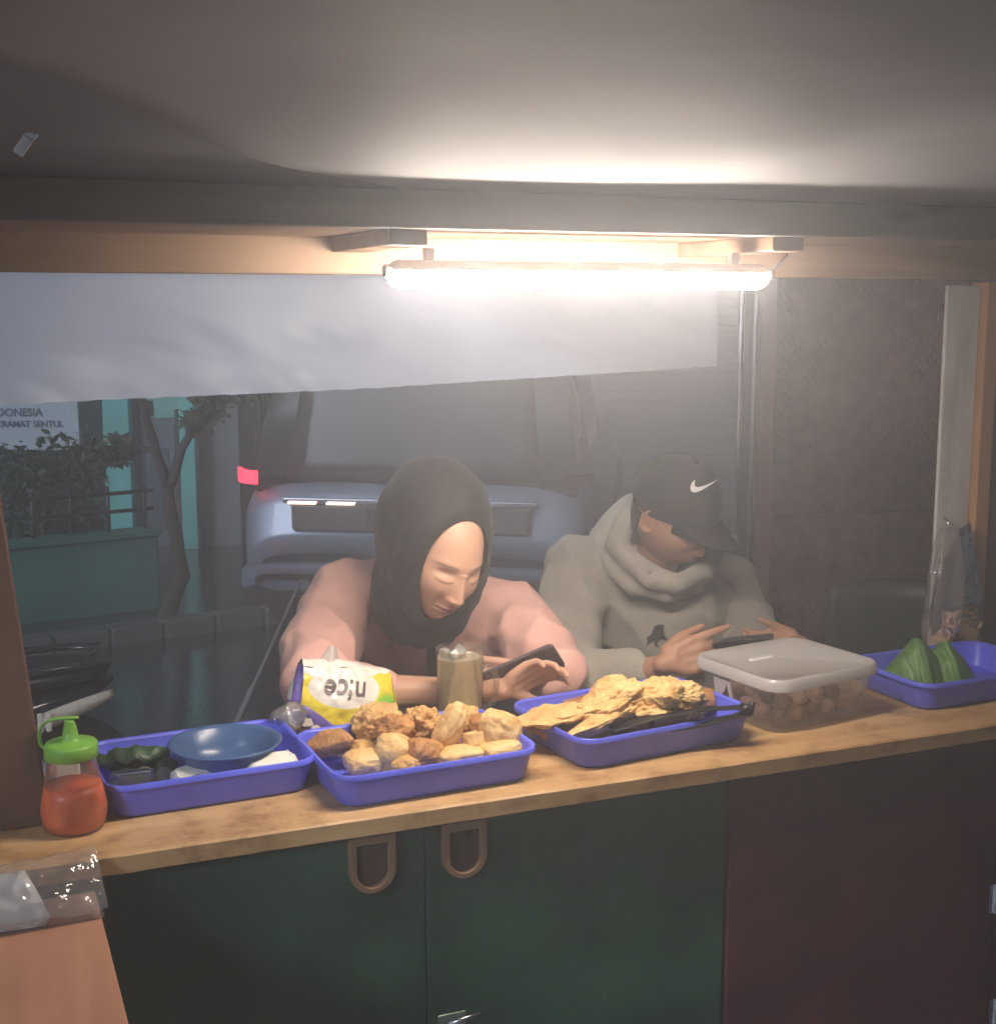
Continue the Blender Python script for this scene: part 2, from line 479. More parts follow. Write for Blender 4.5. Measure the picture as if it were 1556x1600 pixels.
# posts
RV = -0.20; FB = PV(600, 356, RV).z; FT = PV(600, 293, RV).z; BB = PV(300, 427, 0.12).z
q = MB(); q.box(-0.76, -0.680, 0.155, 0.225, CZ + 0.0005, FB)
q.v = [(x - 0.09 * (z - CZ), y, z) for x, y, z in q.v]     # leans outwards
q.build('post', brown_v, stall, bev=0.004)
rp0, rp1 = upx(1527, 740, 0.42), upx(1548, 740, 0.42)
q = MB(); q.box(rp0, rp1, 0.42, 0.47, CZ + 0.0005, 1.74)
q.build('post', pine_v, stall, bev=0.003)
q = MB(); q.box(rp1 + 0.004, rp1 + 0.12, 0.435, 0.45, CZ + 0.0005, 1.74)
q.build('side_board', brown_v, stall, bev=0.002)
pl0 = upx(1468, 700, 0.44)
q = MB(); q.box(pl0, rp0 - 0.002, 0.440, 0.450, CZ + 0.0005, UV(PV(1490, 446, 0.44))[2])
q.build('corner_panel', pale_m, stall, bev=0.002)
# roof edge: fascia, soffit, rear beam, cross blocks
q = MB(); q.box(-1.5, 1.9, RV, RV + 0.026, FB, FT)
q.build('fascia_board', fascia_w, stall, bev=0.003)
q = MB(); q.box(-1.5, 1.9, RV + 0.0265, 0.12, FB + 0.002, FB + 0.014)
q.build('soffit_board', beam_w, stall, bev=0.002)
q = MB(); q.box(-1.5, 1.9, 0.1205, 0.158, BB, FB + 0.014)
q.build('rear_beam', beam_w, stall, bev=0.003)
for px in (600, 1170):
    u = upx(px, 372, -0.06)
    q = MB(); q.box(u - 0.028, u + 0.028, RV + 0.03, 0.12, FB - 0.021, FB + 0.0015)
    q.build('cross_block', beam_w, stall, bev=0.002)
q = MB(); q.box(-1.5, 1.9, 0.77, 0.784, 1.855, 1.90)
q.build('rear_batten', fascia_w, stall, bev=0.003)
q = MB(); q.box(-0.05, 1.9, -0.15, 0.80, 1.905, 1.915)
q.build('roof_board', fascia_w, stall)
# roof sheet: comes from the fascia up over the vendor, its left corner cut back in a curve
def roof_z(v, u=0): return FT + 0.0005 - 0.14 * (v - RV) + 0.012 * math.sin(u * 5 + v * 3) * min(1.0, (RV + 0.012 - v) * 4)
def on_roof(px, py):
    d = ray(px, py); lo, hi = 0.2, 6.0
    best = None
    for k in range(400):
        t = 0.1 + 3.0 * k / 400
        p = _C + d * t
        u, v, z = UV(p)
        e = z - (FT + 0.0005 - 0.14 * (v - RV))
        if best is None or abs(e) < best[0]: best = (abs(e), u, v)
    return best[1], best[2]
curve = [(520, 272), (455, 262), (380, 243), (300, 215), (210, 182), (110, 145), (0, 108), (-120, 72), (-300, 20)]
rows = [(-0.2, RV + 0.012)] + [on_roof(*p) for p in curve]
vv = [r[1] for r in rows]; uu = [r[0] for r in rows]
rows = sorted(zip(uu, vv), key=lambda r: -r[1])
lastu, lastv = rows[-1]
for k in range(1, 12): rows.append((lastu - 0.06 * k, lastv - (4.4 + lastv) * k / 11))  # unseen rear length, added to keep the sun off the stall front
q = MB(); NU = 40
vs = []; fs = []
for (ul_, v) in rows:
    for i in range(NU):
        u = ul_ + (1.95 - ul_) * i / (NU - 1)
        vs.append((u, v, roof_z(v, u) + 0.006 * noise.noise((u * 4, v * 4, 0)) * min(1.0, (RV + 0.012 - v) * 4)))
for j in range(len(rows) - 1):
    for i in range(NU - 1):
        fs.append((j*NU+i, j*NU+i+1, (j+1)*NU+i+1, (j+1)*NU+i))
q.add(vs, fs)
q.build('roof_sheet', tarp_m, stall, smooth=True, solid=0.0015)
rows2 = [(-1.75, r[1]) for r in rows]  # darker sheet in the cut corner, standing in for shade on the canopy
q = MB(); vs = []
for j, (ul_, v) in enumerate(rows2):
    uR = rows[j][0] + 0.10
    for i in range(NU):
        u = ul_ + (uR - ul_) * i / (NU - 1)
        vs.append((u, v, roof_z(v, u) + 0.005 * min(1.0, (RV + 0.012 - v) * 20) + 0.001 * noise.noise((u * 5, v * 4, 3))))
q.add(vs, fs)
q.build('roof_sheet', mat('shade_tarp', (0.17, 0.18, 0.20), rough=0.65, var=0.15, vscale=3, bump=0.2, bscale=6), stall, smooth=True, solid=0.001)  # second sheet, stands in for shade on the canopy
ub, vb, zb = UV(PV(1556, 12, -0.75))
q = MB(); q.box(0.15, 1.6, -0.80, -0.75, zb, zb + 0.02)
q.build('roof_batten', mat('pale_batten', (0.7, 0.62, 0.6), rough=0.5), stall, bev=0.002)
for uu_ in (-1.45, 1.85):
    q = MB(); q.box(uu_ - 0.03, uu_ + 0.03, 0.03, 0.09, 0.0, FB)
    q.build('post', brown_v, stall, bev=0.004)

# ---------------------------------------------------------------- tube lamp
LV = -0.10; LZ = PV(900, 430, LV).z
lu0, lu1 = upx(606, 420, LV), upx(1196, 434, LV)
lamp = thing('tube_lamp', 'glowing warm white tube lamp under the roof beam of the stall', 'lamp', W((lu0 + lu1) / 2, LV, LZ), YAW)
hl = (lu1 - lu0) / 2
glow = mat('lamp_glow', (1, 0.95, 0.85), var=0, rough=0.4, emit=(1.0, 0.87, 0.74), estr=78.0)
q = MB()
prof = [(0.007, -hl), (0.014, -hl + 0.003), (0.0185, -hl + 0.010)] + [(0.0195, -hl + 0.015 + (2 * hl - 0.03) * k / 12) for k in range(13)] + [(0.0185, hl - 0.010), (0.014, hl - 0.003), (0.007, hl)]
q.lathe(prof, 24, M=Matrix.Rotation(R_(90), 4, 'Y'))
capm = mat('lamp_white', (0.85, 0.84, 0.82), rough=0.4, var=0.03)
up_half = [f for f in q.f if sum(q.v[i][2] for i in f) / len(f) > 0.0055]
low_half = [f for f in q.f if f not in set(up_half)]
for nm_, ff_, mm_ in (('tube', low_half, glow), ('housing', up_half, capm)):
    q2 = MB(); q2.add(q.v, ff_); q2.build(nm_, mm_, lamp, smooth=True)
for s in (-1, 1):
    q = MB(); q.lathe([(0.0, -0.004), (0.007, -0.004), (0.009, -0.002), (0.009, 0.004), (0.0, 0.004)], 20, M=Matrix.Translation((s * (hl + 0.003), 0, 0.004)) @ Matrix.Rotation(R_(90), 4, 'Y'))
    q.build('end_cap', capm, lamp, smooth=True, bev=0)
for s in (-1, 1):
    q = MB(); q.box(s * (hl - 0.06) - 0.007, s * (hl - 0.06) + 0.007, -0.007, 0.007, 0.0185, FB - 0.0215 - LZ)
    q.build('bracket', capm, lamp, bev=0.001)
q = MB(); q.tube([(hl + 0.012, 0, 0.006), (hl + 0.018, 0, 0.018), (hl + 0.03, 0.002, 0.022), (hl + 0.05, 0.01, 0.045)], 0.0028, 8)
q.build('cord', capm, lamp, smooth=True)

# ---------------------------------------------------------------- banner behind the beam
bn = bpy.data.materials.new('banner'); bn.use_nodes = True
N = bn.node_tree.nodes; L = bn.node_tree.links; N.remove(N['Principled BSDF'])
d1 = N.new('ShaderNodeBsdfPrincipled'); d1.inputs['Roughness'].default_value = 0.42
t1 = N.new('ShaderNodeBsdfTranslucent'); t1.inputs['Color'].default_value = (0.5, 0.56, 0.68, 1)
nz = N.new('ShaderNodeTexNoise'); nz.inputs['Scale'].default_value = 3.0; nz.inputs['Detail'].default_value = 4
rp = N.new('ShaderNodeValToRGB'); rp.color_ramp.elements[0].position = 0.35; rp.color_ramp.elements[1].position = 0.65
rp.color_ramp.elements[0].color = (0.34, 0.39, 0.50, 1); rp.color_ramp.elements[1].color = (0.42, 0.47, 0.57, 1)
tc = N.new('ShaderNodeTexCoord'); L.new(tc.outputs['Object'], nz.inputs['Vector']); L.new(nz.outputs['Fac'], rp.inputs['Fac']); L.new(rp.outputs['Color'], d1.inputs['Base Color'])
mx = N.new('ShaderNodeMixShader'); mx.inputs['Fac'].default_value = 0.3
L.new(d1.outputs[0], mx.inputs[1]); L.new(t1.outputs[0], mx.inputs[2]); L.new(mx.outputs[0], N['Material Output'].inputs['Surface'])
BV = 0.785
bu0, bu1 = upx(-260, 520, BV), upx(1121, 520, BV)
bz = lambda px, py: UV(PV(px, py, BV))[2]
zb0, zb1, zb2 = bz(0, 632), bz(600, 606), bz(1121, 572)
ua, ubb = upx(0, 632, BV), upx(600, 606, BV)
def banner_pt(a, b):
    u = bu0 + (bu1 - bu0) * a
    bot = zb0 + (zb1 - zb0) * (u - ua) / (ubb - ua) if u < ubb else zb1 + (zb2 - zb1) * (u - ubb) / (bu1 - ubb)
    z = 1.86 + (bot - 1.86) * b
    w = 0.004 * math.sin(u * 11) * b + 0.014 * b * noise.noise((u * 3, z * 5, 2)) + 0.004 * noise.noise((u * 13, z * 12, 7)) * b ** 2 + 0.002 * (1 - abs(noise.noise((u * 9 + z * 14, z * 10, 4))) * 3) * b ** 1.5
    if b > 0.97: z += 0.002 * noise.noise((u * 30, 0, 0))
    return (u, BV + w, z)
q = MB(); q.grid(banner_pt, 260, 50)
tag(q.build('banner', bn, smooth=True, loc=ORG, rotz=YAW), 'long white plastic banner hanging behind the roof beam', 'banner')
# ================================================================ far side of the street
hw = mat('house_wall', (0.20, 0.26, 0.25), rough=0.8, var=0.25, vscale=2.5, bump=0.2, bscale=20)
teal = mat('teal_paint', (0.20, 0.74, 0.64), rough=0.55, var=0.18, vscale=4, bump=0.1, bscale=40)
teal_l = mat('pale_teal_paint', (0.26, 0.60, 0.52), rough=0.55, var=0.15, vscale=4)
darkm = mat('dark_opening', (0.02, 0.024, 0.026), rough=0.35, var=0.2)
bluish = mat('grey_blue_door', (0.16, 0.20, 0.24), rough=0.5, var=0.25, vscale=6)
frame_m = mat('dark_frame', (0.05, 0.045, 0.045), rough=0.55, var=0.25)
HY = 9.3
house = thing('house', 'grey green house with bright teal pillars across the wet street', 'house', (-3.0, HY, 0))
def hbox(name, px0, px1, py0, py1, Y, th, m, parent=house, pym=None, bev=0.006):
    ym = pym or 760
    x0, x1 = PY(px0, ym, Y).x, PY(px1, ym, Y).x
    z1, z0 = PY(px0, py0, Y).z, PY(px0, py1, Y).z
    if parent is not None and parent.parent is not None: org = parent.parent.location
    else: org = parent.location if parent is not None else Vector((0, 0, 0))
    q = MB(); q.box(x0 - org[0], x1 - org[0], Y - org[1], Y + th - org[1], max(z0, 0.0) - org[2], z1 - org[2])
    return q.build(name, m, parent, bev=bev)
q = MB(); q.box(-2.6, 1.2, 0, 2.6, 0, 2.62)
q.build('wall', hw, house)
q = MB(); q.box(-2.8, 1.35, -0.35, 2.8, 2.625, 2.72)
q.build('roof', mat('house_roof', (0.07, 0.06, 0.06), rough=0.7, var=0.3), house, bev=0.01)
hbox('pillar', 165, 206, 400, 1000, HY - 0.16, 0.13, teal)
hbox('pillar', 283, 307, 400, 1000, HY - 0.16, 0.13, teal)
hbox('teal_band', 209, 330, 616, 654, HY - 0.02, 0.015, teal_l)
d_ = hbox('door', 222, 276, 664, 1000, HY - 0.035, 0.03, bluish)
hbox('door_panel', 236, 266, 700, 830, HY - 0.045, 0.008, mat('door_glass', (0.10, 0.14, 0.17), rough=0.15, var=0.1), d_, bev=0.003)
hbox('door_frame', 208, 221, 470, 1000, HY - 0.07, 0.06, frame_m)
hbox('door_frame', 277, 282.5, 640, 1000, HY - 0.06, 0.05, frame_m)
w_ = hbox('window', 219, 244, 626, 650, HY - 0.03, 0.009, frame_m, bev=0.002)
hbox('pane', 222, 241, 629, 647, HY - 0.034, 0.003, darkm, w_, bev=0)
w_ = hbox('window', 291, 322, 628, 652, HY - 0.03, 0.009, frame_m, bev=0.002)
hbox('pane', 294, 319, 631, 649, HY - 0.034, 0.003, darkm, w_, bev=0)
# big dark window behind the shrub
w_ = hbox('window', 70, 158, 705, 880, HY - 0.05, 0.04, frame_m, bev=0.004)
for k in range(3):
    hbox('pane', 74 + 28 * k, 98 + 28 * k, 712, 872, HY - 0.056, 0.004, darkm, w_, bev=0)
# sign on the house
sg = thing('sign_board', 'pale grey sign board with dark lettering above the shrub', 'sign', (PY(40, 650, HY - 0.3).x, HY - 0.3, 0))
hbox('board', -140, 128, 560, 703, HY - 0.30, 0.03, mat('sign_white', (0.68, 0.74, 0.78), rough=0.5, var=0.08, vscale=3), sg, bev=0.003)
ink = mat('sign_ink', (0.10, 0.13, 0.17), rough=0.6, var=0)
for body, px, py, size in (('S INDONESIA', 67, 645, 0.073), ('ANUNG, KRAMAT SENTUL', 100, 663, 0.058)):
    me = text_mesh(body, size, 0.001, 'RIGHT', bold=0.002)
    o = mesh_obj('lettering', me, ink, sg, smooth=False)
    p = PY(px, py, HY - 0.303)
    o.location = p - sg.location; o.rotation_euler = (R_(90), 0, 0)

# corrugated green wall beside the house: each sheet rib is part of the sheet profile
cg = mat('green_corrugated', (0.10, 0.16, 0.12), rough=0.5, var=0.3, vscale=3)
def corr(name, label, x0, x1, Y0, Y1, h, m, n_sheets, pitch=0.075):
    t = thing(name, label, 'wall', ((x0 + x1) / 2, (Y0 + Y1) / 2, 0), math.atan2(Y1 - Y0, x1 - x0))
    Lw = math.hypot(x1 - x0, Y1 - Y0); ws = Lw / n_sheets
    nn = int(ws / pitch) * 6
    q = MB(); q.grid(lambda a, b: (-ws / 2 * 1.01 + ws * 1.02 * a, 0.014 * math.sin(2 * math.pi * a * int(ws / pitch)), h * b), nn, 2)
    o0 = q.build('sheet', m, t, smooth=True, solid=0.003)
    for k in range(n_sheets):
        o = o0
        if k:
            o = o0.copy(); link(o, t)
        o.location = (-Lw / 2 + ws * (k + 0.5), 0.004 * (k % 2), 0)
    return t
corr('corrugated_wall', 'dull green corrugated metal wall right of the teal house', -1.86, -1.02, HY + 0.4, HY + 3.2, 2.5, cg, 3)
dk = mat('dark_shutter', (0.05, 0.048, 0.05), rough=0.5, var=0.3, vscale=2)
shop = thing('closed_shop', 'dark closed shop front behind the parked car', 'shop', (0.9, 13.2, 0))
q = MB(); q.box(-2.2, 3.2, 0.1, 1.6, 0, 2.75); q.build('wall', dk, shop)
for k in range(24):
    q = MB() if k == 0 else q
    if k == 0:
        q.box(-2.0, 3.0, 0.0, 0.03, 0, 0.088)
        s0 = q.build('shutter_slat', dk, shop, bev=0.012)
        s0.location = (0, 0.04, 0.02)
    else:
        o = s0.copy(); link(o, shop); o.location = (0, 0.04, 0.02 + 0.09 * k)
q = MB(); q.box(-2.3, 3.3, -0.9, 1.7, 2.755, 2.83); q.build('awning', dk, shop, bev=0.01)
# small strip light far away
fl = mat('cold_glow', (0.9, 0.95, 1.0), var=0, emit=(0.80, 0.92, 1.0), estr=14.0)
def strip(name, label, p, ln, ry, pole=False, rad=0.012):
    t = thing(name, label, 'lamp', p)
    q = MB(); q.tube([(-ln / 2, 0, 0), (ln / 2, 0, 0)], rad, 12)
    o = q.build('tube', fl, t, smooth=True); o.rotation_euler = (0, ry, 0)
    q = MB(); q.box(-ln / 2 - 0.01, ln / 2 + 0.01, -rad * 0.8, rad * 0.8, rad * 1.02, rad * 2.2)
    h = q.build('housing', frame_m, t, bev=0.003); h.rotation_euler = (0, ry, 0)
    return t
p = PY(661, 634, 12.0)
t = strip('strip_lamp', 'small cold white strip lamp glowing far behind the woman', p, 0.10, R_(14))
q = MB(); q.tube([(0, 0, 0.03), (0, 0.0, 2.752 - p.z)], 0.008, 8); q.build('hanger', frame_m, t)

# low green wall with a railing
lw = mat('low_wall_green', (0.05, 0.22, 0.17), rough=0.6, var=0.3, vscale=2.2, bump=0.2, bscale=25)
b0, b1 = PZ(-260, 1052, 0) + kn * 0.45, PZ(296, 977, 0) + kn * 0.45
ld = (b1 - b0); Lw = ld.length
wall = thing('low_wall', 'low dark green wall with thin railing in front of the house', 'wall', b0, math.atan2(ld.y, ld.x))
q = MB(); q.box(0, Lw, 0, 0.14, 0, 0.42); q.build('base', lw, wall, bev=0.01)
q = MB(); q.box(-0.02, Lw + 0.02, -0.02, 0.16, 0.4205, 0.45); q.build('coping', lw, wall, bev=0.006)
rail_m = mat('railing', (0.10, 0.10, 0.10), rough=0.4, metal=0.6, var=0.2)
for z in (0.56, 0.66):
    q = MB(); q.tube([(0, 0.07, z), (Lw, 0.07, z)], 0.011, 8); q.build('rail', rail_m, wall, smooth=True)
q = MB(); q.tube([(0, 0, 0), (0, 0, 0.25)], 0.011, 8); r0 = q.build('baluster', rail_m, wall, smooth=True)
nb = 9
for k in range(nb):
    o = r0 if k == 0 else link(r0.copy(), wall)
    o.location = (0.05 + (Lw - 0.1) * k / (nb - 1), 0.07, 0.451)

# shrub and tree
leafm = mat('leaf_green', (0.055, 0.095, 0.035), rough=0.45, var=0.45, vscale=9, spec=0.5)
bark = mat('bark', (0.05, 0.04, 0.035), rough=0.85, var=0.35, vscale=10, bump=0.6, bscale=40, stretch=(1, 1, 0.25))
def leaves(q, centers, n, size, rng):
    for _ in range(n):
        c, r = centers[rng.randrange(len(centers))]
        d = Vector((rng.gauss(0, 1), rng.gauss(0, 1), rng.gauss(0, 1))).normalized() * (r * rng.random() ** 0.45)
        p = c + d
        s = size * rng.uniform(0.6, 1.4)
        R = Euler((rng.uniform(-1.2, 1.2), rng.uniform(-1.2, 1.2), rng.uniform(0, 6.28))).to_matrix()
        pts = [(0, 0, 0), (0.35, 0.28, 0.06), (0.75, 0.2, 0.04), (1, 0, -0.06), (0.75, -0.2, 0.04), (0.35, -0.28, 0.06)]
        q.add([p + R @ (Vector(t) * s) for t in pts], [(0, 1, 2, 3), (0, 3, 4, 5)])
rng = random.Random(3)
sb = PZ(95, 1010, 0) + kn * 1.3
shr = thing('shrub', 'dark leafy shrub growing behind the low green wall', 'shrub', (sb.x, sb.y, 0))
Ys = sb.y
cs = []
for (px, py, r) in ((40, 735, .16), (95, 725, .17), (150, 712, .13), (190, 705, .07), (20, 790, .16), (70, 780, .18), (125, 770, .16), (30, 850, .13), (95, 835, .17), (140, 820, .10), (-40, 760, .2), (-60, 840, .2), (70, 885, .12)):
    p = PY(px, py, Ys); cs.append((Vector((p.x - sb.x, rng.uniform(-.15, .15), p.z)), r * 1.1))
q = MB(); leaves(q, cs, 2600, 0.055, rng); q.build('crown', leafm, shr)
for k in range(4):
    c = cs[k * 3][0]
    q = MB(); q.tube([(0.03 * k - .05, 0.02 * k, 0), (c.x * .4, c.y * .5, c.z * .5), c], [0.02, 0.014, 0.006], 7); q.build('stem', bark, shr, smooth=True)
tb = PZ(292, 990, 0) + kn * 0.34
tr = thing('tree', 'bare dark forked tree trunk rising in front of the teal pillars', 'tree', (tb.x, tb.y, 0))
def tp(px, py, dy=0): return PY(px, py, tb.y + dy) - Vector((tb.x, tb.y, 0))
def limb(name, pts, rad):
    pts2 = []; rr = []
    for i in range(len(pts) - 1):
        for k in range(5):
            a = pts[i].lerp(pts[i + 1], k / 5)
            j = 0.02
            pts2.append(a + Vector((noise.noise(a * 6) * j, noise.noise(a * 6 + Vector((5, 5, 5))) * j, 0))); rr.append(rad[i] + (rad[i + 1] - rad[i]) * k / 5)
    pts2.append(pts[-1]); rr.append(rad[-1])
    q = MB(); q.tube(pts2, rr, 10); return q.build(name, bark, tr, smooth=True)
trunk = limb('trunk', [Vector((0, 0, -0.01)), tp(284, 900), tp(272, 830), tp(262, 760)], [0.05, 0.042, 0.036, 0.032])
limb('branch', [tp(262, 765), tp(240, 690), tp(222, 630), tp(205, 540)], [0.031, 0.026, 0.022, 0.016])
limb('branch', [tp(264, 760), tp(285, 700), tp(312, 655), tp(345, 625), tp(385, 575)], [0.028, 0.024, 0.019, 0.014, 0.01])
limb('branch', [tp(245, 705), tp(215, 700), tp(188, 712)], [0.018, 0.012, 0.006])
q = MB(); cs = [(tp(330, 640), .10), (tp(350, 610), .12), (tp(300, 660), .05), (tp(390, 575), .2), (tp(205, 540), .3), (tp(190, 708), .05), (tp(330, 500), .35)]
leaves(q, cs, 900, 0.05, rng); q.build('crown', leafm, tr)

# ---------------------------------------------------------------- silver car seen from behind
carp = mat('car_silver', (0.19, 0.235, 0.30), rough=0.36, metal=0.2, var=0.08, coat=0.1, spec=0.6)
cglass = mat('car_glass', (0.02, 0.022, 0.026), rough=0.3, var=0, spec=0.3)
cblack = mat('car_black', (0.025, 0.025, 0.027), rough=0.5, var=0.1)
tl_m = mat('tail_red', (0.8, 0.03, 0.08), rough=0.2, var=0, emit=(1.0, 0.035, 0.07), estr=1.6)
tl_off = mat('tail_dark_red', (0.05, 0.012, 0.014), rough=0.15, var=0)
chrome = mat('chrome', (0.8, 0.8, 0.82), rough=0.12, metal=1.0, var=0)
CY = 6.35
cxl = -0.945 - 0.84
CWd = 1.68
car = thing('parked_car', 'silver car seen from behind with one red tail light glowing', 'car', (-0.42, CY, 0), R_(-8))
HW = CWd / 2
# body as sections along y (0 = rear bumper), each a rounded half outline
secs = [(-0.05, 0.33, 0.50, 0.86, 0.0), (0.0, 0.28, 0.60, 0.95, 0.0), (0.03, 0.27, 0.74, 0.985, 0.5), (0.07, 0.26, 0.83, 1.0, 1.0), (0.14, 0.26, 0.88, 1.0, 1.2), (0.6, 0.24, 0.90, 1.0, 1.3), (1.6, 0.22, 0.90, 1.0, 1.3), (2.6, 0.22, 0.88, 1.0, 1.2), (3.3, 0.24, 0.84, 0.97, 1), (3.75, 0.28, 0.76, 0.90, 1), (3.95, 0.34, 0.66, 0.80, 1)]
def ring(z0, z1, hw, n=28, e=4.5):
    out = []
    for k in range(n):
        t = 2 * math.pi * k / n
        c, s = math.cos(t), math.sin(t)
        out.append((hw * math.copysign(abs(c) ** (2 / e), c), (z0 + z1) / 2 + (z1 - z0) / 2 * math.copysign(abs(s) ** (2 / e), s)))
    return out
def loft(q, sections, n=28, e=4.5, mi=0):
    vs = []; fs = []
    for (y, z0, z1, hw) in sections:
        vs += [(x, y, z) for x, z in ring(z0, z1, hw, n, e)]
    for i in range(len(sections) - 1):
        for k in range(n):
            k2 = (k + 1) % n
            fs.append((i*n+k, (i+1)*n+k, (i+1)*n+k2, i*n+k2))
    fs.append(tuple(range(n))[::-1]); fs.append(tuple((len(sections)-1)*n + k for k in range(n)))
    q.add(vs, [f[::-1] for f in fs], mi)
q = MB(); loft(q, [(y, z0, z1, HW * w) for y, z0, z1, w, _ in secs], 40)
q.build('body', carp, car, smooth=True)
q = MB(); loft(q, [(0.075, 0.76, 0.86, HW * .95), (0.16, 0.76, 1.20, HW * .92), (0.26, 0.76, 1.52, HW * .86), (0.42, 0.76, 1.60, HW * .82), (1.6, 0.76, 1.62, HW * .82), (2.2, 0.76, 1.52, HW * .82), (2.9, 0.76, 0.90, HW * .86)], 40, 5)
cab = q.build('cabin', mat('car_roof_shade', (0.03, 0.033, 0.04), rough=0.4, var=0.05), car, smooth=True)  # darkness over the upper car is put into this colour
q = MB(); 
def rear_pt(x, z):     # surface of the sloped tailgate
    t = (z - 0.86) / 0.66
    return Vector((x, 0.075 + (z - 0.86) * 0.275 - 0.022 + 0.03 * (abs(x) / HW) ** 4, z))
q.grid(lambda a, b: rear_pt((-0.74 + 1.48 * a) * HW * (1 - 0.1 * b), 0.84 + 0.60 * b), 14, 8)
q.build('rear_window', cglass, car, smooth=True, solid=0.01)
q = MB(); q.tube([(-0.05, 0.06, 0.86), (0.25, 0.085, 0.95), (0.4, 0.085, 0.95)], 0.008, 6); q.build('wiper', cblack, car)
for s in (-1, 1):
    for y0_, y1_ in ((0.55, 1.35), (1.42, 2.25)):
        q = MB(); q.grid(lambda a, b: (s * HW * (0.955 - 0.118 * b), y0_ + (y1_ - y0_) * a * (1 - (.12 * b if y1_ > 2 else 0)), 0.95 + 0.52 * b), 6, 6, flip=(s < 0)); q.build('side_window', cglass, car, smooth=True, solid=0.008)
for s in (-1, 1):
    q = MB()
    q.grid(lambda a, b: (s * HW * (0.885 + 0.135 * a), -0.012 + 0.10 * a ** 3, 0.825 + 0.065 * b + 0.005 * a), 8, 6, flip=(s > 0))
    q.build('tail_light', tl_m if s < 0 else tl_off, car, smooth=True, solid=0.02)
q = MB(); q.box(-0.62, 0.62, -0.034, -0.004, 0.735, 0.765); q.build('chrome_strip', chrome, car, bev=0.008)
lp = mat('strip_glint', (1, 0.8, 0.7), var=0, emit=(1, 0.72, 0.6), estr=1.0)  # glowing bars that imitate reflections on the chrome strip
for s in (-1.08, -0.70):
    q = MB(); q.box(s * 0.5 - 0.07 + 0.02, s * 0.5 + 0.07 + 0.02, -0.052, -0.0345, 0.735, 0.748); q.build('strip_glint', lp, car, bev=0.003)
q = MB(); q.box(-0.58, 0.58, -0.030, 0.0, 0.60, 0.734); rc = q.build('plate_recess', mat('plate_recess', (0.10, 0.09, 0.095), rough=0.5), car, bev=0.02)
q = MB(); q.box(-0.21, 0.21, -0.040, -0.031, 0.61, 0.72); q.build('number_plate', mat('plate_dark', (0.06, 0.05, 0.05), rough=0.4), car, bev=0.004)
q = MB(); loft(q, [(-0.115, 0.33, 0.41, HW * .88), (-0.10, 0.30, 0.445, HW * .95), (-0.05, 0.28, 0.455, HW * .99), (0.10, 0.28, 0.46, HW * 1.01), (0.3, 0.28, 0.45, HW * 1.004)], 40, 5)
q.build('bumper', carp, car, smooth=True)
q = MB(); q.box(-HW * .8, HW * .8, -0.122, -0.06, 0.305, 0.345); q.build('bumper_grille', cblack, car, bev=0.015)
tyre = mat('tyre', (0.02, 0.02, 0.02), rough=0.8, var=0.1)
for (x, y) in ((-HW + 0.09, 0.62), (HW - 0.09, 0.62), (-HW + 0.09, 3.2), (HW - 0.09, 3.2)):
    M = Matrix.Translation((x, y, 0.31)) @ Matrix.Rotation(R_(90), 4, 'Y')
    q = MB(); q.lathe([(0.19, -0.09), (0.28, -0.095), (0.308, -0.07), (0.31, 0.0), (0.308, 0.07), (0.28, 0.095), (0.19, 0.09)], 32, M=M)
    wh = q.build('wheel', tyre, car, smooth=True)
    q = MB(); q.lathe([(0.0, 0.06), (0.05, 0.065), (0.16, 0.05), (0.19, 0.085), (0.195, 0.0), (0.19, -0.085), (0.16, -0.05), (0.05, -0.065), (0, -0.06)], 24, M=M)
    q.build('rim', steel, wh, smooth=True)

# ---------------------------------------------------------------- dark rough wall, door post and pipes on the right
rough_w = mat('rough_brown_wall', (0.10, 0.050, 0.036), rough=0.8, var=0.4, vscale=18, bump=1.0, bscale=48)
N = rough_w.node_tree.nodes; L = rough_w.node_tree.links      # woven wire pressed into the plaster
tcw = N.new('ShaderNodeTexCoord'); hs_ = []
for an in (38, -38):
    mw = N.new('ShaderNodeMapping'); mw.inputs['Rotation'].default_value = (0, R_(an), 0)
    L.new(tcw.outputs['Object'], mw.inputs['Vector'])
    wv_ = N.new('ShaderNodeTexWave'); wv_.inputs['Scale'].default_value = 16; wv_.inputs['Distortion'].default_value = 0.6; L.new(mw.outputs['Vector'], wv_.inputs['Vector']); hs_.append(wv_.outputs['Fac'])
mxw = N.new('ShaderNodeMath'); mxw.operation = 'MAXIMUM'; L.new(hs_[0], mxw.inputs[0]); L.new(hs_[1], mxw.inputs[1])
bw_ = [n for n in N if n.type == 'BUMP'][0]; b2_ = N.new('ShaderNodeBump'); b2_.inputs['Strength'].default_value = 0.4; b2_.inputs['Distance'].default_value = 0.008
L.new(mxw.outputs[0], b2_.inputs['Height']); L.new(bw_.outputs['Normal'], b2_.inputs['Normal']); L.new(b2_.outputs['Normal'], N['Principled BSDF'].inputs['Normal'])
w0, w1 = PY(1196, 800, 4.1), PY(1760, 800, 4.4)
ang = math.atan2(w1.y - w0.y, w1.x - w0.x)
rw = thing('rough_wall', 'dark brown rough textured wall behind the man', 'wall', (w0.x, w0.y, 0), ang)
zs = PY(1330, 805, 4.15).z
Lr = (w1 - w0).length
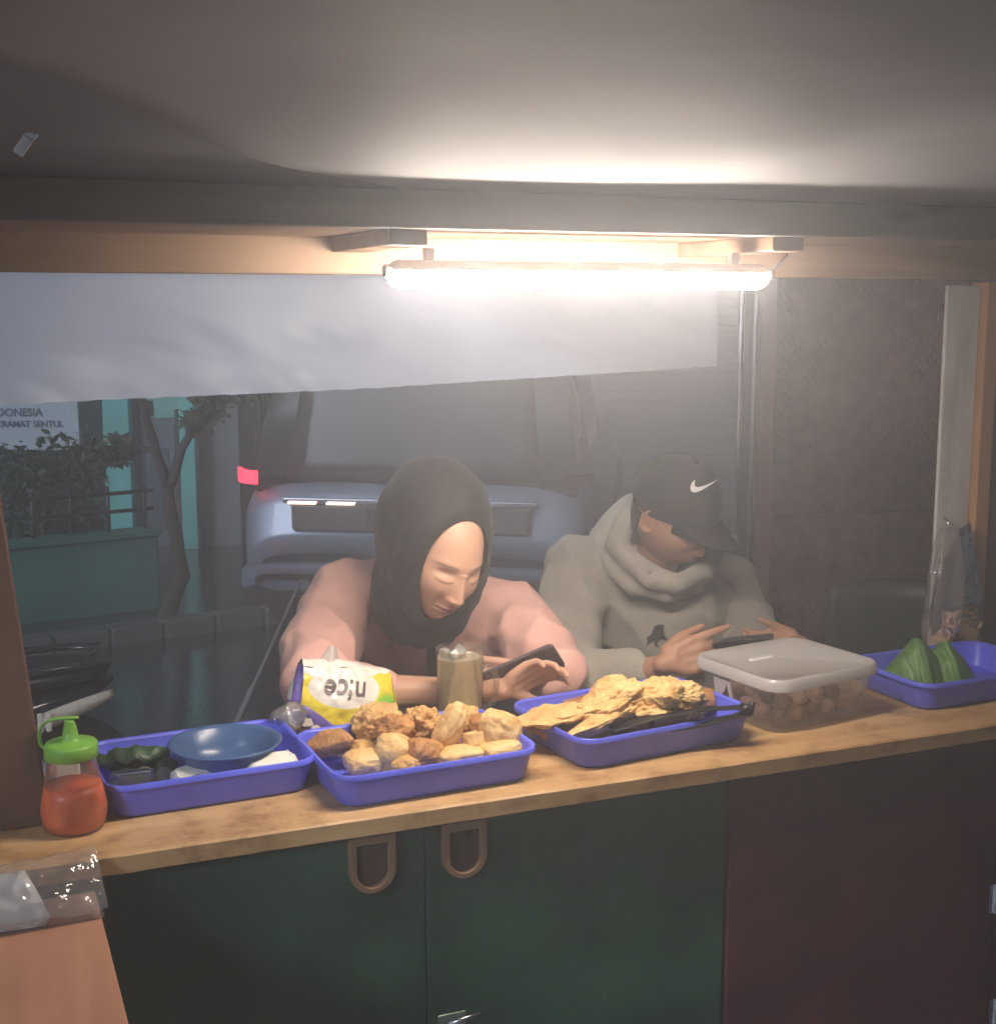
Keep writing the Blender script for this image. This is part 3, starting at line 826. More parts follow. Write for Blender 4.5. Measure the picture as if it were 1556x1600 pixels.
for z0, z1, y in ((0, zs - 0.004, 0), (zs + 0.004, 2.5, 0.004)):
    q = MB(); q.grid(lambda a, b: (Lr * a, y + 0.012 * noise.noise((a * 16, b * 9, y * 50)) + 0.006 * noise.noise((a * 60, b * 40, 3)), z0 + (z1 - z0) * b), 70, 60)
    q.build('wall_panel', rough_w, rw, smooth=True, solid=0.06)
q = MB(); q.box(0, Lr, 0.09, 0.2, 0, 2.5); q.build('backing', mat('backing_dark', (0.03, 0.027, 0.026), rough=0.8), rw)
red_post = wood('red_brown_post', (0.15, 0.06, 0.05), (0.09, 0.035, 0.03), 0.5, axis=2, knots=False)
p0 = PY(1178, 850, 4.0); p1 = PY(1203, 850, 4.0)
q = MB(); q.box(p0.x, p1.x, 0, 0.05, 0, 2.5)
o = q.build('door_post', red_post, bev=0.004); o.location = (0, 4.0, 0)
tag(o, 'reddish brown upright post at the end of the rough wall', 'post')
for px, Y, lab, r in ((1171, 3.95, 'shiny metal pipe standing next to the reddish brown post', 0.007), (1149, 3.9, 'shiny metal pipe just behind the cap of the man', 0.008)):
    p = PY(px, 820, Y)
    q = MB(); q.tube([(p.x, Y, 0), (p.x, Y, 2.5)], r, 14)
    for zc in (0.5, 1.0, 1.5, 2.0): q.tube([(p.x, Y, zc), (p.x, Y, zc + 0.02)], r * 1.25, 14)
    tag(q.build('metal_pipe', mat('dull_pipe', (0.20, 0.19, 0.19), rough=0.3, metal=0.8, var=0.3, vscale=5), smooth=True), lab, 'pipe')
dw = mat('dark_far_wall', (0.045, 0.045, 0.05), rough=0.7, var=0.25, vscale=3)
# dark green chair by the rough wall
chg = mat('dark_green_plastic', (0.02, 0.04, 0.035), rough=0.4, var=0.1)
pc = PY(1416, 960, 3.5)
ch = thing('plastic_chair', 'dark green plastic chair standing by the rough wall', 'chair', (pc.x, 3.5, 0), R_(-20))
zt = PY(1416, 906, 3.5).z
q = MB(); q.grid(lambda a, b: (-0.20 + 0.40 * a, 0.06 * (2 * a - 1) ** 2 * -1 + 0.03 * b, 0.44 + (zt - 0.44) * b - (0.03 * abs(2 * a - 1) ** 3 if b > .9 else 0)), 14, 10)
q.build('backrest', chg, ch, smooth=True, solid=0.012)
q = MB(); q.box(-0.21, 0.21, -0.42, 0.0, 0.42, 0.45); q.build('seat', chg, ch, bev=0.015)
for sx in (-0.18, 0.18):
    for sy in (-0.38, -0.02):
        q = MB(); q.tube([(sx, sy, 0.42), (sx * 1.12, sy * 1.05, 0)], [0.022, 0.016], 10); q.build('leg', chg, ch, smooth=True)

# ---------------------------------------------------------------- volume added to stand in for the lens veil
hz = bpy.data.materials.new('veil_haze'); hz.use_nodes = True
N = hz.node_tree.nodes; N.remove(N['Principled BSDF'])
pv = N.new('ShaderNodeVolumePrincipled')
pv.inputs['Color'].default_value = (0.86, 0.89, 0.97, 1)
pv.inputs['Density'].default_value = HAZE_D
pv.inputs['Anisotropy'].default_value = HAZE_G
hz.node_tree.links.new(pv.outputs[0], N['Material Output'].inputs['Volume'])
q = MB(); q.box(-13.5, 13.5, -5.5, 17.0, -1.0, 4.6)
tag(q.build('veil_haze', hz), 'pale volume standing in for the lens veil', kind='stuff')
# ================================================================ things on the counter
def rrect(w, d, r, n=6):
    pts = []
    for cx, cy, a0 in ((w/2 - r, d/2 - r, 0), (-w/2 + r, d/2 - r, 90), (-w/2 + r, -d/2 + r, 180), (w/2 - r, -d/2 + r, 270)):
        for k in range(n + 1):
            t = R_(a0 + 90 * k / n)
            pts.append((cx + r * math.cos(t), cy + r * math.sin(t)))
    return pts
def rr_loft(q, secs, cap0=True, cap1=True, mi=0, n=6):
    vs = []; fs = []; m = 4 * (n + 1)
    for (w, d, r, z) in secs:
        vs += [(x, y, z) for x, y in rrect(w, d, r, n)]
    for i in range(len(secs) - 1):
        for k in range(m):
            k2 = (k + 1) % m
            fs.append((i*m+k, i*m+k2, (i+1)*m+k2, (i+1)*m+k))
    if cap0: fs.append(tuple(range(m))[::-1])
    if cap1: fs.append(tuple((len(secs)-1)*m + k for k in range(m)))
    q.add(vs, fs, mi)
blue = mat('tray_blue', (0.12, 0.145, 0.80), rough=0.36, var=0.14, vscale=7, bump=0.03, bscale=40, spec=0.5, rvar=0.06)
def tray(label, u, v, w, d, h=0.058, rz=0.0):
    t = thing('tray', label, 'tray', WT(u, v, CZ + 0.0006), TYAW + rz, 'blue plastic trays along the counter')
    wi, di = w - 0.010, d - 0.010
    q = MB()
    rr_loft(q, [(wi - 0.032, di - 0.032, 0.030, 0.0), (wi - 0.025, di - 0.025, 0.031, 0.002), (wi - 0.019, di - 0.019, 0.032, 0.008), (wi, di, 0.036, h - 0.004), (wi - 0.005, di - 0.005, 0.034, h - 0.004),
                (wi - 0.024, di - 0.024, 0.030, 0.010), (wi - 0.030, di - 0.030, 0.028, 0.0055), (wi - 0.038, di - 0.038, 0.026, 0.0045)], True, True)
    b = q.build('basin', blue, t, smooth=True)
    q = MB()
    rr_loft(q, [(wi - 0.006, di - 0.006, 0.034, h - 0.0035), (wi - 0.003, di - 0.003, 0.035, h - 0.0005), (wi + 0.003, di + 0.003, 0.037, h + 0.001), (w - 0.003, d - 0.003, 0.042, h + 0.001), (w, d, 0.043, h - 0.001), (w + 0.0005, d + 0.0005, 0.043, h - 0.008), (w - 0.003, d - 0.003, 0.042, h - 0.008), (wi + 0.002, di + 0.002, 0.037, h - 0.0035)], False, False)
    q.build('rim', blue, t, smooth=True)
    for o in t.children:
        o.modifiers.new('es', 'EDGE_SPLIT').split_angle = R_(50)
    return t
TR1 = (-0.403, 0.312); TR2 = (-0.058, 0.213); TR3 = (0.378, 0.226); TR4 = (1.14, 0.215)
tray('leftmost blue tray holding the blue bowl and vegetables', *TR1, 0.345, 0.245)
tray('blue tray heaped with mixed fried snacks in front of the woman', *TR2, 0.362, 0.262)
tray('blue tray of crispy fried fritters and black tongs', *TR3, 0.385, 0.268, rz=R_(4))
tray('rightmost blue tray holding the green leaf parcel', *TR4, 0.36, 0.24)
FLOOR = CZ + 0.0006 + 0.0048

# ---- bowl
bowl_m = mat('bowl_blue', (0.055, 0.12, 0.26), rough=0.28, var=0.12, vscale=5, spec=0.5)
pb = PZ(352, 1157, 0.972)
q = MB()
q.lathe([(0.001, 0.0), (0.055, 0.0), (0.062, 0.004), (0.076, 0.03), (0.086, 0.054), (0.0935, 0.058), (0.0945, 0.061), (0.091, 0.062), (0.084, 0.0575), (0.073, 0.030), (0.058, 0.008), (0.001, 0.006)], 48)
b = q.build('bowl', bowl_m, smooth=True)
b.location = (pb.x, pb.y, FLOOR + 0.005)
tag(b, 'round dark blue plastic bowl at the back of the leftmost tray', 'bowl')

# ---- white tofu / rice cake blocks, cucumber, wrapped tub, leaf, shallots
tofu = mat('tofu_white', (0.80, 0.76, 0.66), rough=0.55, var=0.06, vscale=20, bump=0.15, bscale=60, sub=0.1)
def block(name, label, cat, px, py, z, sx, sy, sz, rz, m, jit=0.004, seed=1, rx=0.0, ry=0.0, chamf=0.0, group=None):
    rg = random.Random(seed)
    p = PZ(px, py, z)
    q = MB()
    rr_loft(q, [(sx * .90, sy * .90, min(sx, sy) * .2, 0), (sx, sy, min(sx, sy) * .22, sz * .18), (sx * 0.99, sy * .99, min(sx, sy) * .22, sz * .7), (sx * (0.92 - chamf), sy * (.92 - chamf), min(sx, sy) * .2, sz)], True, True, n=3)
    q.v = [tuple(Vector(a) + Vector((rg.uniform(-jit, jit), rg.uniform(-jit, jit), rg.uniform(-jit, jit) if a[2] > 0.001 else 0))) for a in q.v]
    o = q.build(name, m, smooth=False, bev=0.003)
    o.location = (p.x, p.y, z - sz / 2 if rx == 0 and ry == 0 else z - sz / 2)
    o.rotation_euler = (rx, ry, YAW + rz)
    return tag(o, label, cat, group)
block('tofu_block', 'larger white block of tofu leaning beside the blue bowl', 'tofu', 424, 1197, 0.940, 0.088, 0.046, 0.036, R_(-4), tofu, 0.0012, 4, rx=R_(16), chamf=0.14)
block('tofu_block', 'smaller white chunk of tofu at the front of the leftmost tray', 'tofu', 303, 1214, 0.932, 0.066, 0.044, 0.034, R_(8), tofu, 0.0025, 5, rx=R_(12), ry=R_(-8), chamf=0.15)
cuc = mat('cucumber_skin', (0.05, 0.13, 0.04), rough=0.35, var=0.4, vscale=25, stretch=(1, 1, 0.3))
cuc_in = mat('cucumber_flesh', (0.42, 0.52, 0.24), rough=0.3, var=0.15, vscale=30)
def cucumber(label, px, py, z, ln, r, rz, cutgreen=True):
    p = PZ(px, py, z)
    t = thing('cucumber', label, 'cucumber', p, YAW + rz)
    q = MB(); q.tube([(-ln / 2, 0, 0), (-ln / 4, 0.002, 0.001), (0, 0.003, 0.002), (ln / 4, 0.001, 0.001), (ln / 2, 0, 0)], [r * .93, r, r * 1.02, r, r * .9], 18, cap=False)
    q.build('skin', cuc, t, smooth=True)
    for s in (-1, 1):
        q = MB(); q.lathe([(0.0, 0.001), (r * .6, 0.001), (r * .9, 0.0)], 18, M=Matrix.Translation((s * ln / 2, 0, 0)) @ Matrix.Rotation(s * R_(90), 4, 'Y'))
        q.build('cut_end', cuc_in, t, smooth=True)
cucumber('cut piece of cucumber between the plastic tub and the tofu', 262, 1203, 0.93, 0.05, 0.016, R_(70))
cucumber('dark long cucumber lying behind the clear plastic tub', 218, 1186, 0.935, 0.10, 0.019, R_(-10))
lf = mat('leaf_dark', (0.035, 0.075, 0.03), rough=0.35, var=0.4, vscale=12, bump=0.3, bscale=60, stretch=(1, 5, 1))
p = PZ(205, 1178, 0.955)
q = MB(); q.grid(lambda a, b: ((a - .5) * 0.125, (b - .5) * 0.055 * math.sin(math.pi * min(1, a * .9 + .08)), 0.012 * math.sin(3 * a) - 0.02 * (2 * b - 1) ** 2 + 0.004 * math.sin(25 * a)), 24, 8)
o = q.build('folded_leaf', lf, smooth=True, solid=0.0015); o.location = p; o.rotation_euler = (R_(-10), 0, YAW + R_(-8))
tag(o, 'dark green folded leaf lying at the back of the leftmost tray', 'leaf')
# clear ridged tub
tubm = film('clear_tub', (0.75, 0.78, 0.78), 0.12, 0.9, 0.06)
p = PZ(208, 1222, 0.922)
t = thing('plastic_tub', 'small clear ridged plastic tub shining in the leftmost tray', 'tub', (p.x, p.y, FLOOR + 0.0005), YAW)
q = MB()
def tubpt(a, b):
    th = 2 * math.pi * a
    rr = 0.040 - 0.006 * b + 0.0014 * math.sin(th * 26) * (0.2 if b > .85 else 1)
    zz = 0.036 * b
    if b > 0.9: rr *= 0.96
    return (rr * math.cos(th), rr * math.sin(th) * .8, zz)
q.grid(tubpt, 156, 8, closed_u=True); q.build('wall', tubm, t, smooth=True)
q = MB(); q.lathe([(0.0, 0.0395), (0.02, 0.039), (0.032, 0.037), (0.034, 0.0355)], 32); o = q.build('lid', tubm, t, smooth=True); o.scale = (1, .8, 1)
q = MB(); q.lathe([(0.0, 0.024), (0.02, 0.023), (0.033, 0.018), (0.036, 0.003), (0, 0.002)], 24); o = q.build('filling', mat('dark_filling', (0.05, 0.06, 0.04), rough=0.4, var=0.5, vscale=60), t, smooth=True); o.scale = (1, .8, 1)
shal = mat('shallot_pink', (0.40, 0.10, 0.22), rough=0.35, var=0.35, vscale=40)
for k, (px, py, z) in enumerate(((340, 1208, .918), (352, 1203, .92), (362, 1211, .917), (373, 1209, .918), (346, 1214, .916))):
    p = PZ(px, py, z)
    q = MB(); q.lathe([(0.0005, 0.011), (0.004, 0.009), (0.0085, 0.003), (0.0095, -0.002), (0.007, -0.007), (0.0005, -0.0095)], 14, M=Matrix.Rotation(R_(70 + 23 * k), 4, 'X') @ Matrix.Rotation(R_(50 * k), 4, 'Y'))
    o = q.build('shallot', shal, smooth=True); o.location = p
    tag(o, 'small pink shallot lying between the tofu blocks', 'shallot', 'pink shallots in the leftmost tray')

# ---- fried snacks
def lump(name, label, cat, p, s, rot, m, amp, freq, seed, ridge=0.0, sub=4, taper=None, bend=0.0, flatb=0.0, group=None, boxy=0):
    bm = bmesh.new(); bmesh.ops.create_icosphere(bm, subdivisions=sub, radius=1.0)
    off = Vector((seed * 3.7, seed * 1.3, seed * 2.1)); sm = (s[0] * s[1] * s[2]) ** (1 / 3)
    for vt in bm.verts:
        c = vt.co.normalized()
        r = 1 + amp * (noise.fractal(c * freq + off, 0.8, 2.2, 4) )
        if ridge:
            w = Vector((c.x * s[0], c.y * s[1], c.z * s[2])) / sm
            d0 = noise.voronoi(w * freq * .75 + off)[0][0]; d1 = noise.voronoi(w * freq * 2.1 + off)[0][0]; d2 = noise.voronoi(w * freq * 5 + off)[0][0]
            ex = lambda d: math.exp(-(d / .42) ** 2) - .4
            puff = ridge * (0.34 * ex(d0) + 0.20 * ex(d1) + 0.07 * ex(d2)) * sm
            n_ = Vector((c.x / s[0], c.y / s[1], c.z / s[2])).normalized() * puff
        c = c * r
        if boxy: c = Vector([math.copysign(abs(t_) ** boxy, t_) for t_ in c]) * .9
        if taper: c = Vector((c.x, c.y * (1 - taper * c.x), c.z * (1 - taper * c.x)))
        if bend: c.z += bend * (c.x ** 2 - .3)
        if flatb and c.z < -flatb: c.z = -flatb + (c.z + flatb) * .25
        vt.co = Vector((c.x * s[0], c.y * s[1], c.z * s[2])) + (n_ if ridge else Vector())
    me = bpy.data.meshes.new(name); bm.to_mesh(me); bm.free()
    o = mesh_obj(name, me, m)
    o.location = p; o.rotation_euler = (rot[0], rot[1], YAW + rot[2])
    return tag(o, label, cat, group)
fry_a = mat('fried_golden', (0.76, 0.49, 0.20), rough=0.5, col2=(0.52, 0.27, 0.085), vscale=26, thresh=(.32, .62), bump=0.7, bscale=140, sub=0.08)
fry_b = mat('fried_brown', (0.56, 0.29, 0.10), rough=0.5, col2=(0.36, 0.155, 0.05), vscale=24, thresh=(.35, .65), bump=0.5, bscale=110, sub=0.08)
fry_p = mat('fried_pale', (0.76, 0.53, 0.24), rough=0.5, col2=(0.60, 0.34, 0.11), vscale=22, thresh=(.25, .6), bump=0.25, bscale=70, sub=0.1)
fry_c = mat('crisp_batter', (0.82, 0.56, 0.24), rough=0.6, col2=(0.62, 0.34, 0.11), vscale=30, thresh=(.3, .6), bump=0.5, bscale=150, sub=0.08)
F = lambda px, py, z: PZ(px, py, z)
G2 = 'fried snacks heaped in one blue tray'
# a pointed pastry triangle
def pastry(label, px, py, z, s, rz, rx, ry, m, seed):
    rg = random.Random(seed)
    bm = bmesh.new(); bmesh.ops.create_icosphere(bm, subdivisions=4, radius=1.0)
    tri = [Vector((1.25, 0, 0)), Vector((-0.62, 1.08, 0)), Vector((-0.62, -1.08, 0))]
    for vt in bm.verts:
        c = vt.co.copy()
        a = math.atan2(c.y, c.x)
        k = 1.0 / max(0.5, max(math.cos(a), math.cos(a - 2.094), math.cos(a + 2.094)))   # push out to a triangle
        tri_r = 0.62 / max(0.35, max(-math.cos(a), -math.cos(a - 2.094), -math.cos(a + 2.094)))
        hr = math.hypot(c.x, c.y)
        f = tri_r * (1 + 0.05 * noise.noise(c * 3 + Vector((seed, 0, 0))))
        x, y = c.x * f, c.y * f
        zz = c.z * (0.42 + 0.1 * noise.noise(c * 2.2 + Vector((seed, 1, 4)))) * (1.0 if hr < .7 else 0.8)
        vt.co = Vector((x * s, y * s * .85, zz * s)) * (1 + 0.04 * noise.noise(c * 9))
    me = bpy.data.meshes.new('fried_pastry'); bm.to_mesh(me); bm.free()
    o = mesh_obj('fried_pastry', me, m); o.location = F(px, py, z); o.rotation_euler = (rx, ry, YAW + rz)
    return tag(o, label, 'fried snack', G2)
pastry('pointed fried pastry at the left end of the snack tray', 520, 1160, 0.948, 0.052, R_(175), R_(10), R_(14), fry_b, 2)
pastry('pointed fried pastry lying second from the left end of the snack tray', 560, 1172, 0.935, 0.044, R_(30), R_(-12), R_(8), fry_a, 5)
lump('vegetable_fritter', 'knobbly vegetable fritter at the back left of the snack heap', 'fried snack', F(590, 1128, 0.968), (.046, .042, .030), (.2, -.2, .3), fry_a, .25, 2.2, 3, ridge=.55, sub=5, group=G2)
lump('vegetable_fritter', 'round brown fritter topping the left half of the heap', 'fried snack', F(618, 1140, 0.972), (.036, .036, .028), (-.3, .1, .3), fry_b, .15, 1.8, 8, ridge=.55, sub=5, group=G2)
lump('vegetable_fritter', 'knobbly golden fritter at the back middle of the snack heap', 'fried snack', F(660, 1130, 0.968), (.042, .04, .030), (.1, .3, 1.3), fry_a, .25, 2.2, 12, ridge=.55, sub=5, group=G2)
lump('fried_tofu', 'pale fried tofu at the front left of the heap', 'fried snack', F(616, 1172, 0.950), (0.0378, 0.0354, 0.0307), (.2, .2, .8), fry_p, .13, 1.5, 15, boxy=.75, ridge=.10, sub=5, group=G2)
lump('fried_tofu', 'dark brown fried tofu next to the upright banana fritter', 'fried snack', F(660, 1176, 0.945), (0.0401, 0.033, 0.0283), (-.3, .35, .2), fry_b, .13, 1.5, 19, boxy=.75, ridge=.10, sub=5, group=G2)
lump('fried_tofu', 'flat golden piece peeping over the front left rim', 'fried snack', F(572, 1190, 0.935), (0.0425, 0.0307, 0.0212), (.1, .1, .1), fry_p, .13, 1.5, 22, boxy=.75, ridge=.10, sub=5, group=G2)
lump('fried_tofu', 'small golden piece at the front middle rim', 'fried snack', F(638, 1194, 0.932), (0.0354, 0.026, 0.0212), (.1, .1, .6), fry_a, .13, 1.5, 25, ridge=.15, boxy=.75, group=G2)
lump('banana_fritter', 'long pale banana fritter standing up in the snack heap', 'fried snack', F(700, 1142, 0.970), (0.0531, 0.0248, 0.0224), (.1, R_(62), R_(175)), fry_p, .13, 1.5, 31, taper=.12, ridge=.10, sub=5, group=G2)
lump('vegetable_fritter', 'ridged golden fritter behind the upright banana fritter', 'fried snack', F(725, 1125, 0.962), (.030, .026, .026), (.4, -.4, .9), fry_a, .2, 2.0, 34, ridge=.55, group=G2)
lump('fried_tofu', 'small brown fried piece at the back right of the heap', 'fried snack', F(752, 1132, 0.958), (0.0307, 0.026, 0.0201), (.1, .1, .2), fry_b, .13, 1.5, 37, boxy=.75, ridge=.10, sub=5, group=G2)
block('fried_tofu', 'square pale fried tofu block between the two big pale fritters', 'fried snack', 741, 1156, 0.955, 0.036, 0.032, 0.024, R_(10), fry_p, 0.0014, 41, rx=R_(-12), group=G2)
lump('banana_fritter', 'big plump pale fritter at the right end of the snack heap', 'fried snack', F(783, 1143, 0.962), (0.0472, 0.0307, 0.0354), (.1, R_(48), R_(8)), fry_p, .13, 1.5, 44, taper=-.1, ridge=.10, sub=5, group=G2)
lump('fried_tofu', 'long flat pale fritter along the front right rim', 'fried snack', F(720, 1182, 0.935), (0.0519, 0.0283, 0.0201), (.05, .05, .15), fry_p, .13, 1.5, 47, boxy=.75, ridge=.10, sub=5, group=G2)
lump('fried_tofu', 'flat pale fritter under the big plump one', 'fried snack', F(782, 1172, 0.938), (0.0425, 0.0283, 0.0201), (.05, -.05, .1), fry_p, .13, 1.5, 49, boxy=.75, ridge=.10, sub=5, group=G2)
for k, (px, py) in enumerate(((590, 1175), (650, 1160), (700, 1170), (750, 1165), (620, 1190), (680, 1140), (560, 1150))):
    lump('fried_tofu', 'fried piece buried at the bottom of the snack heap', 'fried snack', F(px, py, 0.928), (.038, .03, .02), (.1 * k, .1, k), fry_b if k % 2 else fry_a, .12, 1.7, 60 + k, sub=3, group='buried fried pieces in the snack tray')

# ---- crispy fritters in the third tray
G3 = 'crispy battered fritters in one blue tray'
lump('crispy_fritter', 'flat crispy fritter at the left end of the third tray', 'fritter', F(868, 1118, 0.962), (.078, .060, .016), (R_(-8), R_(-6), R_(-8)), fry_c, .18, 0.9, 71, ridge=.45, sub=5, group=G3)
lump('crispy_fritter', 'large crumbly fritter crowning the third tray', 'fritter', F(955, 1095, 0.985), (.075, .062, .036), (R_(-15), R_(-14), R_(12)), fry_c, .26, 1.0, 74, ridge=.45, sub=6, group=G3)
lump('crispy_fritter', 'tall crumbly fritter beside the clear lidded box', 'fritter', F(1045, 1090, 0.985), (.066, .060, .040), (R_(-10), R_(8), R_(-10)), fry_c, .26, 1.0, 79, ridge=.45, sub=6, group=G3)
lump('crispy_fritter', 'flat crispy fritter sloping down to the tongs', 'fritter', F(945, 1124, 0.960), (.085, .048, .018), (R_(-24), R_(-10), R_(14)), fry_c, .2, 0.9, 83, ridge=.45, sub=5, group=G3)
lump('crispy_fritter', 'crumbly fritter piece lying just above the tongs', 'fritter', F(1030, 1112, 0.965), (.055, .040, .022), (R_(-25), R_(6), R_(6)), fry_c, .26, 1.0, 88, ridge=.45, sub=5, group=G3)
for k, (px, py, z) in enumerate(((900, 1135, .93), (980, 1125, .935), (1050, 1115, .935), (930, 1105, .94), (1010, 1095, .945), (1070, 1095, .945), (870, 1128, .935))):
    lump('crispy_fritter', 'fritter lying under the others in the third tray', 'fritter', F(px, py, z), (.065, .055, .024), (0, .08, k * .7), fry_b, .2, 2.1, 90 + k, ridge=.2, sub=4, group='fritters underneath in the third tray')
# tongs
tong_m = mat('black_plastic', (0.012, 0.012, 0.014), rough=0.35, var=0.1)
pa, pbb = PZ(1168, 1108, 0.972), PZ(955, 1142, 0.955)
tg = thing('tongs', 'black plastic tongs resting across the tray of fritters', 'tongs', pa, 0)
dv = pbb - pa; Lt = dv.length; ang = math.atan2(dv.y, dv.x)
tg.rotation_euler = (0, -math.asin(dv.z / Lt), ang)
for s in (-1, 1):
    q = MB()
    def tpt(a, b, s=s):
        wdt = 0.009 + 0.006 * max(0, (a - .65) / .35) + 0.004 * math.exp(-((a - .02) / .06) ** 2)
        zc = s * (0.003 + 0.010 * math.sin(math.pi * min(1, a * 1.05)) ** 1)
        return (a * Lt, (b - .5) * 2 * wdt, zc + 0.002 * (2 * b - 1) ** 2 * s)
    q.grid(tpt, 30, 6)
    q.build('arm', tong_m, tg, smooth=True, solid=0.003)
q = MB(); q.tube([(0.004, -0.011, 0), (0.004, 0.011, 0)], 0.0105, 14); q.tube([(-0.005, 0, -0.006), (-0.009, 0, 0.012)], 0.006, 10); q.build('hinge', tong_m, tg, smooth=True)

# ---- clear lidded box with round pieces inside
milky = film('milky_plastic', (0.92, 0.90, 0.89), 0.16, 0.5, 0.18)
lidm = film('lid_plastic', (0.92, 0.91, 0.90), 0.78, 0.5, 0.22, trans_white=0.45)
bx_u, bx_v = 0.730, 0.232
BX = thing('food_box', 'clear plastic box with a milky white lid full of round pieces', 'box', WT(bx_u, bx_v, CZ + 0.0006), TYAW + R_(7)); BX.scale = (1.16, 1.12, 1.08)
q = MB(); h = 0.092
rr_loft(q, [(.195, .175, .028, 0.0), (.205, .185, .03, .004), (.236, .215, .034, h)], True, False)
q.build('body', milky, BX, smooth=True).modifiers.new('es', 'EDGE_SPLIT').split_angle = R_(50)
q = MB()
rr_loft(q, [(.246, .225, .038, h - .012), (.248, .227, .039, h + .002), (.240, .219, .037, h + .008), (.222, .201, .033, h + .0075), (.214, .193, .030, h + .004)], False, True)
lid = q.build('lid', lidm, BX, smooth=True); lid.modifiers.new('es', 'EDGE_SPLIT').split_angle = R_(50)
q = MB(); rr_loft(q, [(.05, .012, .004, h + .0045), (.047, .010, .004, h + .0062)], False, True); o = q.build('lid_tab', mat('white_plastic', (0.8, 0.8, 0.8), rough=0.4, var=0.02), lid); o.location = (-0.03, 0.03, 0)
# the small printed label on its left side
lab = mat('label_clear', (0.72, 0.70, 0.72), rough=0.4, var=0.03); labp = mat('label_purple', (0.10, 0.05, 0.12), rough=0.5, var=0.05)
st = MB(); st.prism([(-.022, -.02), (.022, -.02), (.022, .02), (-.022, .02)], 0.0004)
o = st.build('sticker', lab, BX); 
M0 = Matrix.Translation((-.2235 / 2 - 0.0018, 0.03, 0.052)) @ Matrix.Rotation(R_(-90), 4, 'Z') @ Matrix.Rotation(R_(9.5), 4, 'X')
o.matrix_local = M0
q = MB(); q.prism([(-.006, -.016)] + [(-.006 + 0.022 * (1 - k / 8) ** 0.6 * 0 + .0 + 0.020 * math.sin(k / 8 * 1.57) - 0.004, -.016 + 0.030 * (k / 8)) for k in range(1, 9)] + [(.017, -.016)], 0.0003)
s2_ = q.build('sticker_mark', labp, o); s2_.location = (0, -0.0005, 0)
ball_m = mat('meatball', (0.50, 0.32, 0.23), rough=0.5, var=0.3, vscale=40, bump=0.3, bscale=80, sub=0.1)
ball_d = mat('meatball_dark', (0.16, 0.11, 0.085), rough=0.5, var=0.3, vscale=40, bump=0.3, bscale=80)
bm = bmesh.new(); bmesh.ops.create_icosphere(bm, subdivisions=3, radius=0.0165)
for vt in bm.verts: vt.co *= 1 + 0.10 * noise.noise(vt.co * 60)
bme = bpy.data.meshes.new('meatball'); bm.to_mesh(bme); bm.free()
bme2 = bme.copy()
bme.materials.append(ball_m); bme2.materials.append(ball_d)
for me_ in (bme, bme2): me_.polygons.foreach_set('use_smooth', [True] * len(me_.polygons))
rg = random.Random(11); placed = []
for lay in range(2):
    for iy in range(4):
        for ix in range(5):
            if lay == 1 and rg.random() < .3: continue
            x = -0.075 + 0.0375 * ix + rg.uniform(-.004, .004) + (0.01 if lay % 2 else 0); y = -0.062 + 0.040 * iy + rg.uniform(-.004, .004)
            o = bpy.data.objects.new('meatball', bme if rg.random() < .55 else bme2); COL.objects.link(o)
            R = Matrix.Rotation(TYAW + R_(7), 3, 'Z')
            pp = R @ Vector((x * 1.13, y * 1.1, 0))
            o.location = Vector((WT(bx_u, bx_v, 0).x + pp.x, WT(bx_u, bx_v, 0).y + pp.y, CZ + 0.0225 + lay * 0.0265))
            o.rotation_euler = (rg.uniform(0, 6), rg.uniform(0, 6), 0); o.scale = (rg.uniform(.85, 1.1), rg.uniform(.85, 1.1), rg.uniform(.8, 1.0))
            tag(o, 'brown round piece of food inside the clear lidded box', 'meatball', 'round pieces inside the clear box')

# ---- leaf parcel and a second leaf
ban = mat('banana_leaf', (0.085, 0.19, 0.045), rough=0.34, var=0.5, vscale=9, bump=0.8, bscale=22, stretch=(6, 1, 0.6), spec=0.5)
def leaf_parcel(name, label, p, sx, sy, sz, rz, seed, cat='leaf parcel'):
    t = thing(name, label, cat, p, YAW + rz)
    for s, (x0, x1) in (((-1), (-1.0, 0.42)), ((1), (-0.22, 1.0))):
        q = MB()
        def pt(a, b, s=s, x0=x0, x1=x1):
            x = x0 + (x1 - x0) * a
            yy = (b - .5) * 2
            pk, wl, wr, hh = ((-0.30, .80, .85, 1.0) if s < 0 else (0.34, .70, .74, .90))
            tent = max(0.0, 1 - ((pk - x) / wl if x < pk else (x - pk) / wr)) ** .62
            sharp = 0.85 * tent + 0.15 * max(0, 1 - x * x)
            k = 1.0 if s < 0 else 1.05
            cross = (1 - abs(yy) ** 1.5) ** .8
            n_ = 0.05 * noise.noise((x * 3 + seed, yy * 2, s)) + 0.02 * math.sin(11 * yy + 5 * x)
            y = yy * (0.62 + .38 * sharp) - (0.10 if s > 0 else 0) * (1 - abs(yy))
            return (x * sx * k, y * sy * k, max(0.0, (hh * sharp * cross + n_ * cross) * sz))
        q.grid(pt, 34, 22)
        q.build('leaf', ban, t, smooth=True, solid=0.0012)
    q = MB(); q.grid(lambda a, b: ((a - .5) * 1.2 * sx, (b - .5) * 1.5 * sy, 0.0), 4, 4); q.build('leaf_base', ban, t, solid=0.001)
    return t
pl = WT(1.075, 0.215, 0)
leaf_parcel('leaf_parcel', 'large folded green leaf parcel in the rightmost blue tray', (pl.x, pl.y, FLOOR + 0.002), 0.098, 0.072, 0.115, R_(-4), 3)
pl = PZ(1330, 1038, 0.925)
leaf_parcel('leaf_parcel', 'small green leaf parcel peeping out behind the clear box', (pl.x, pl.y, CZ + 0.002), 0.05, 0.035, 0.042, R_(10), 9)

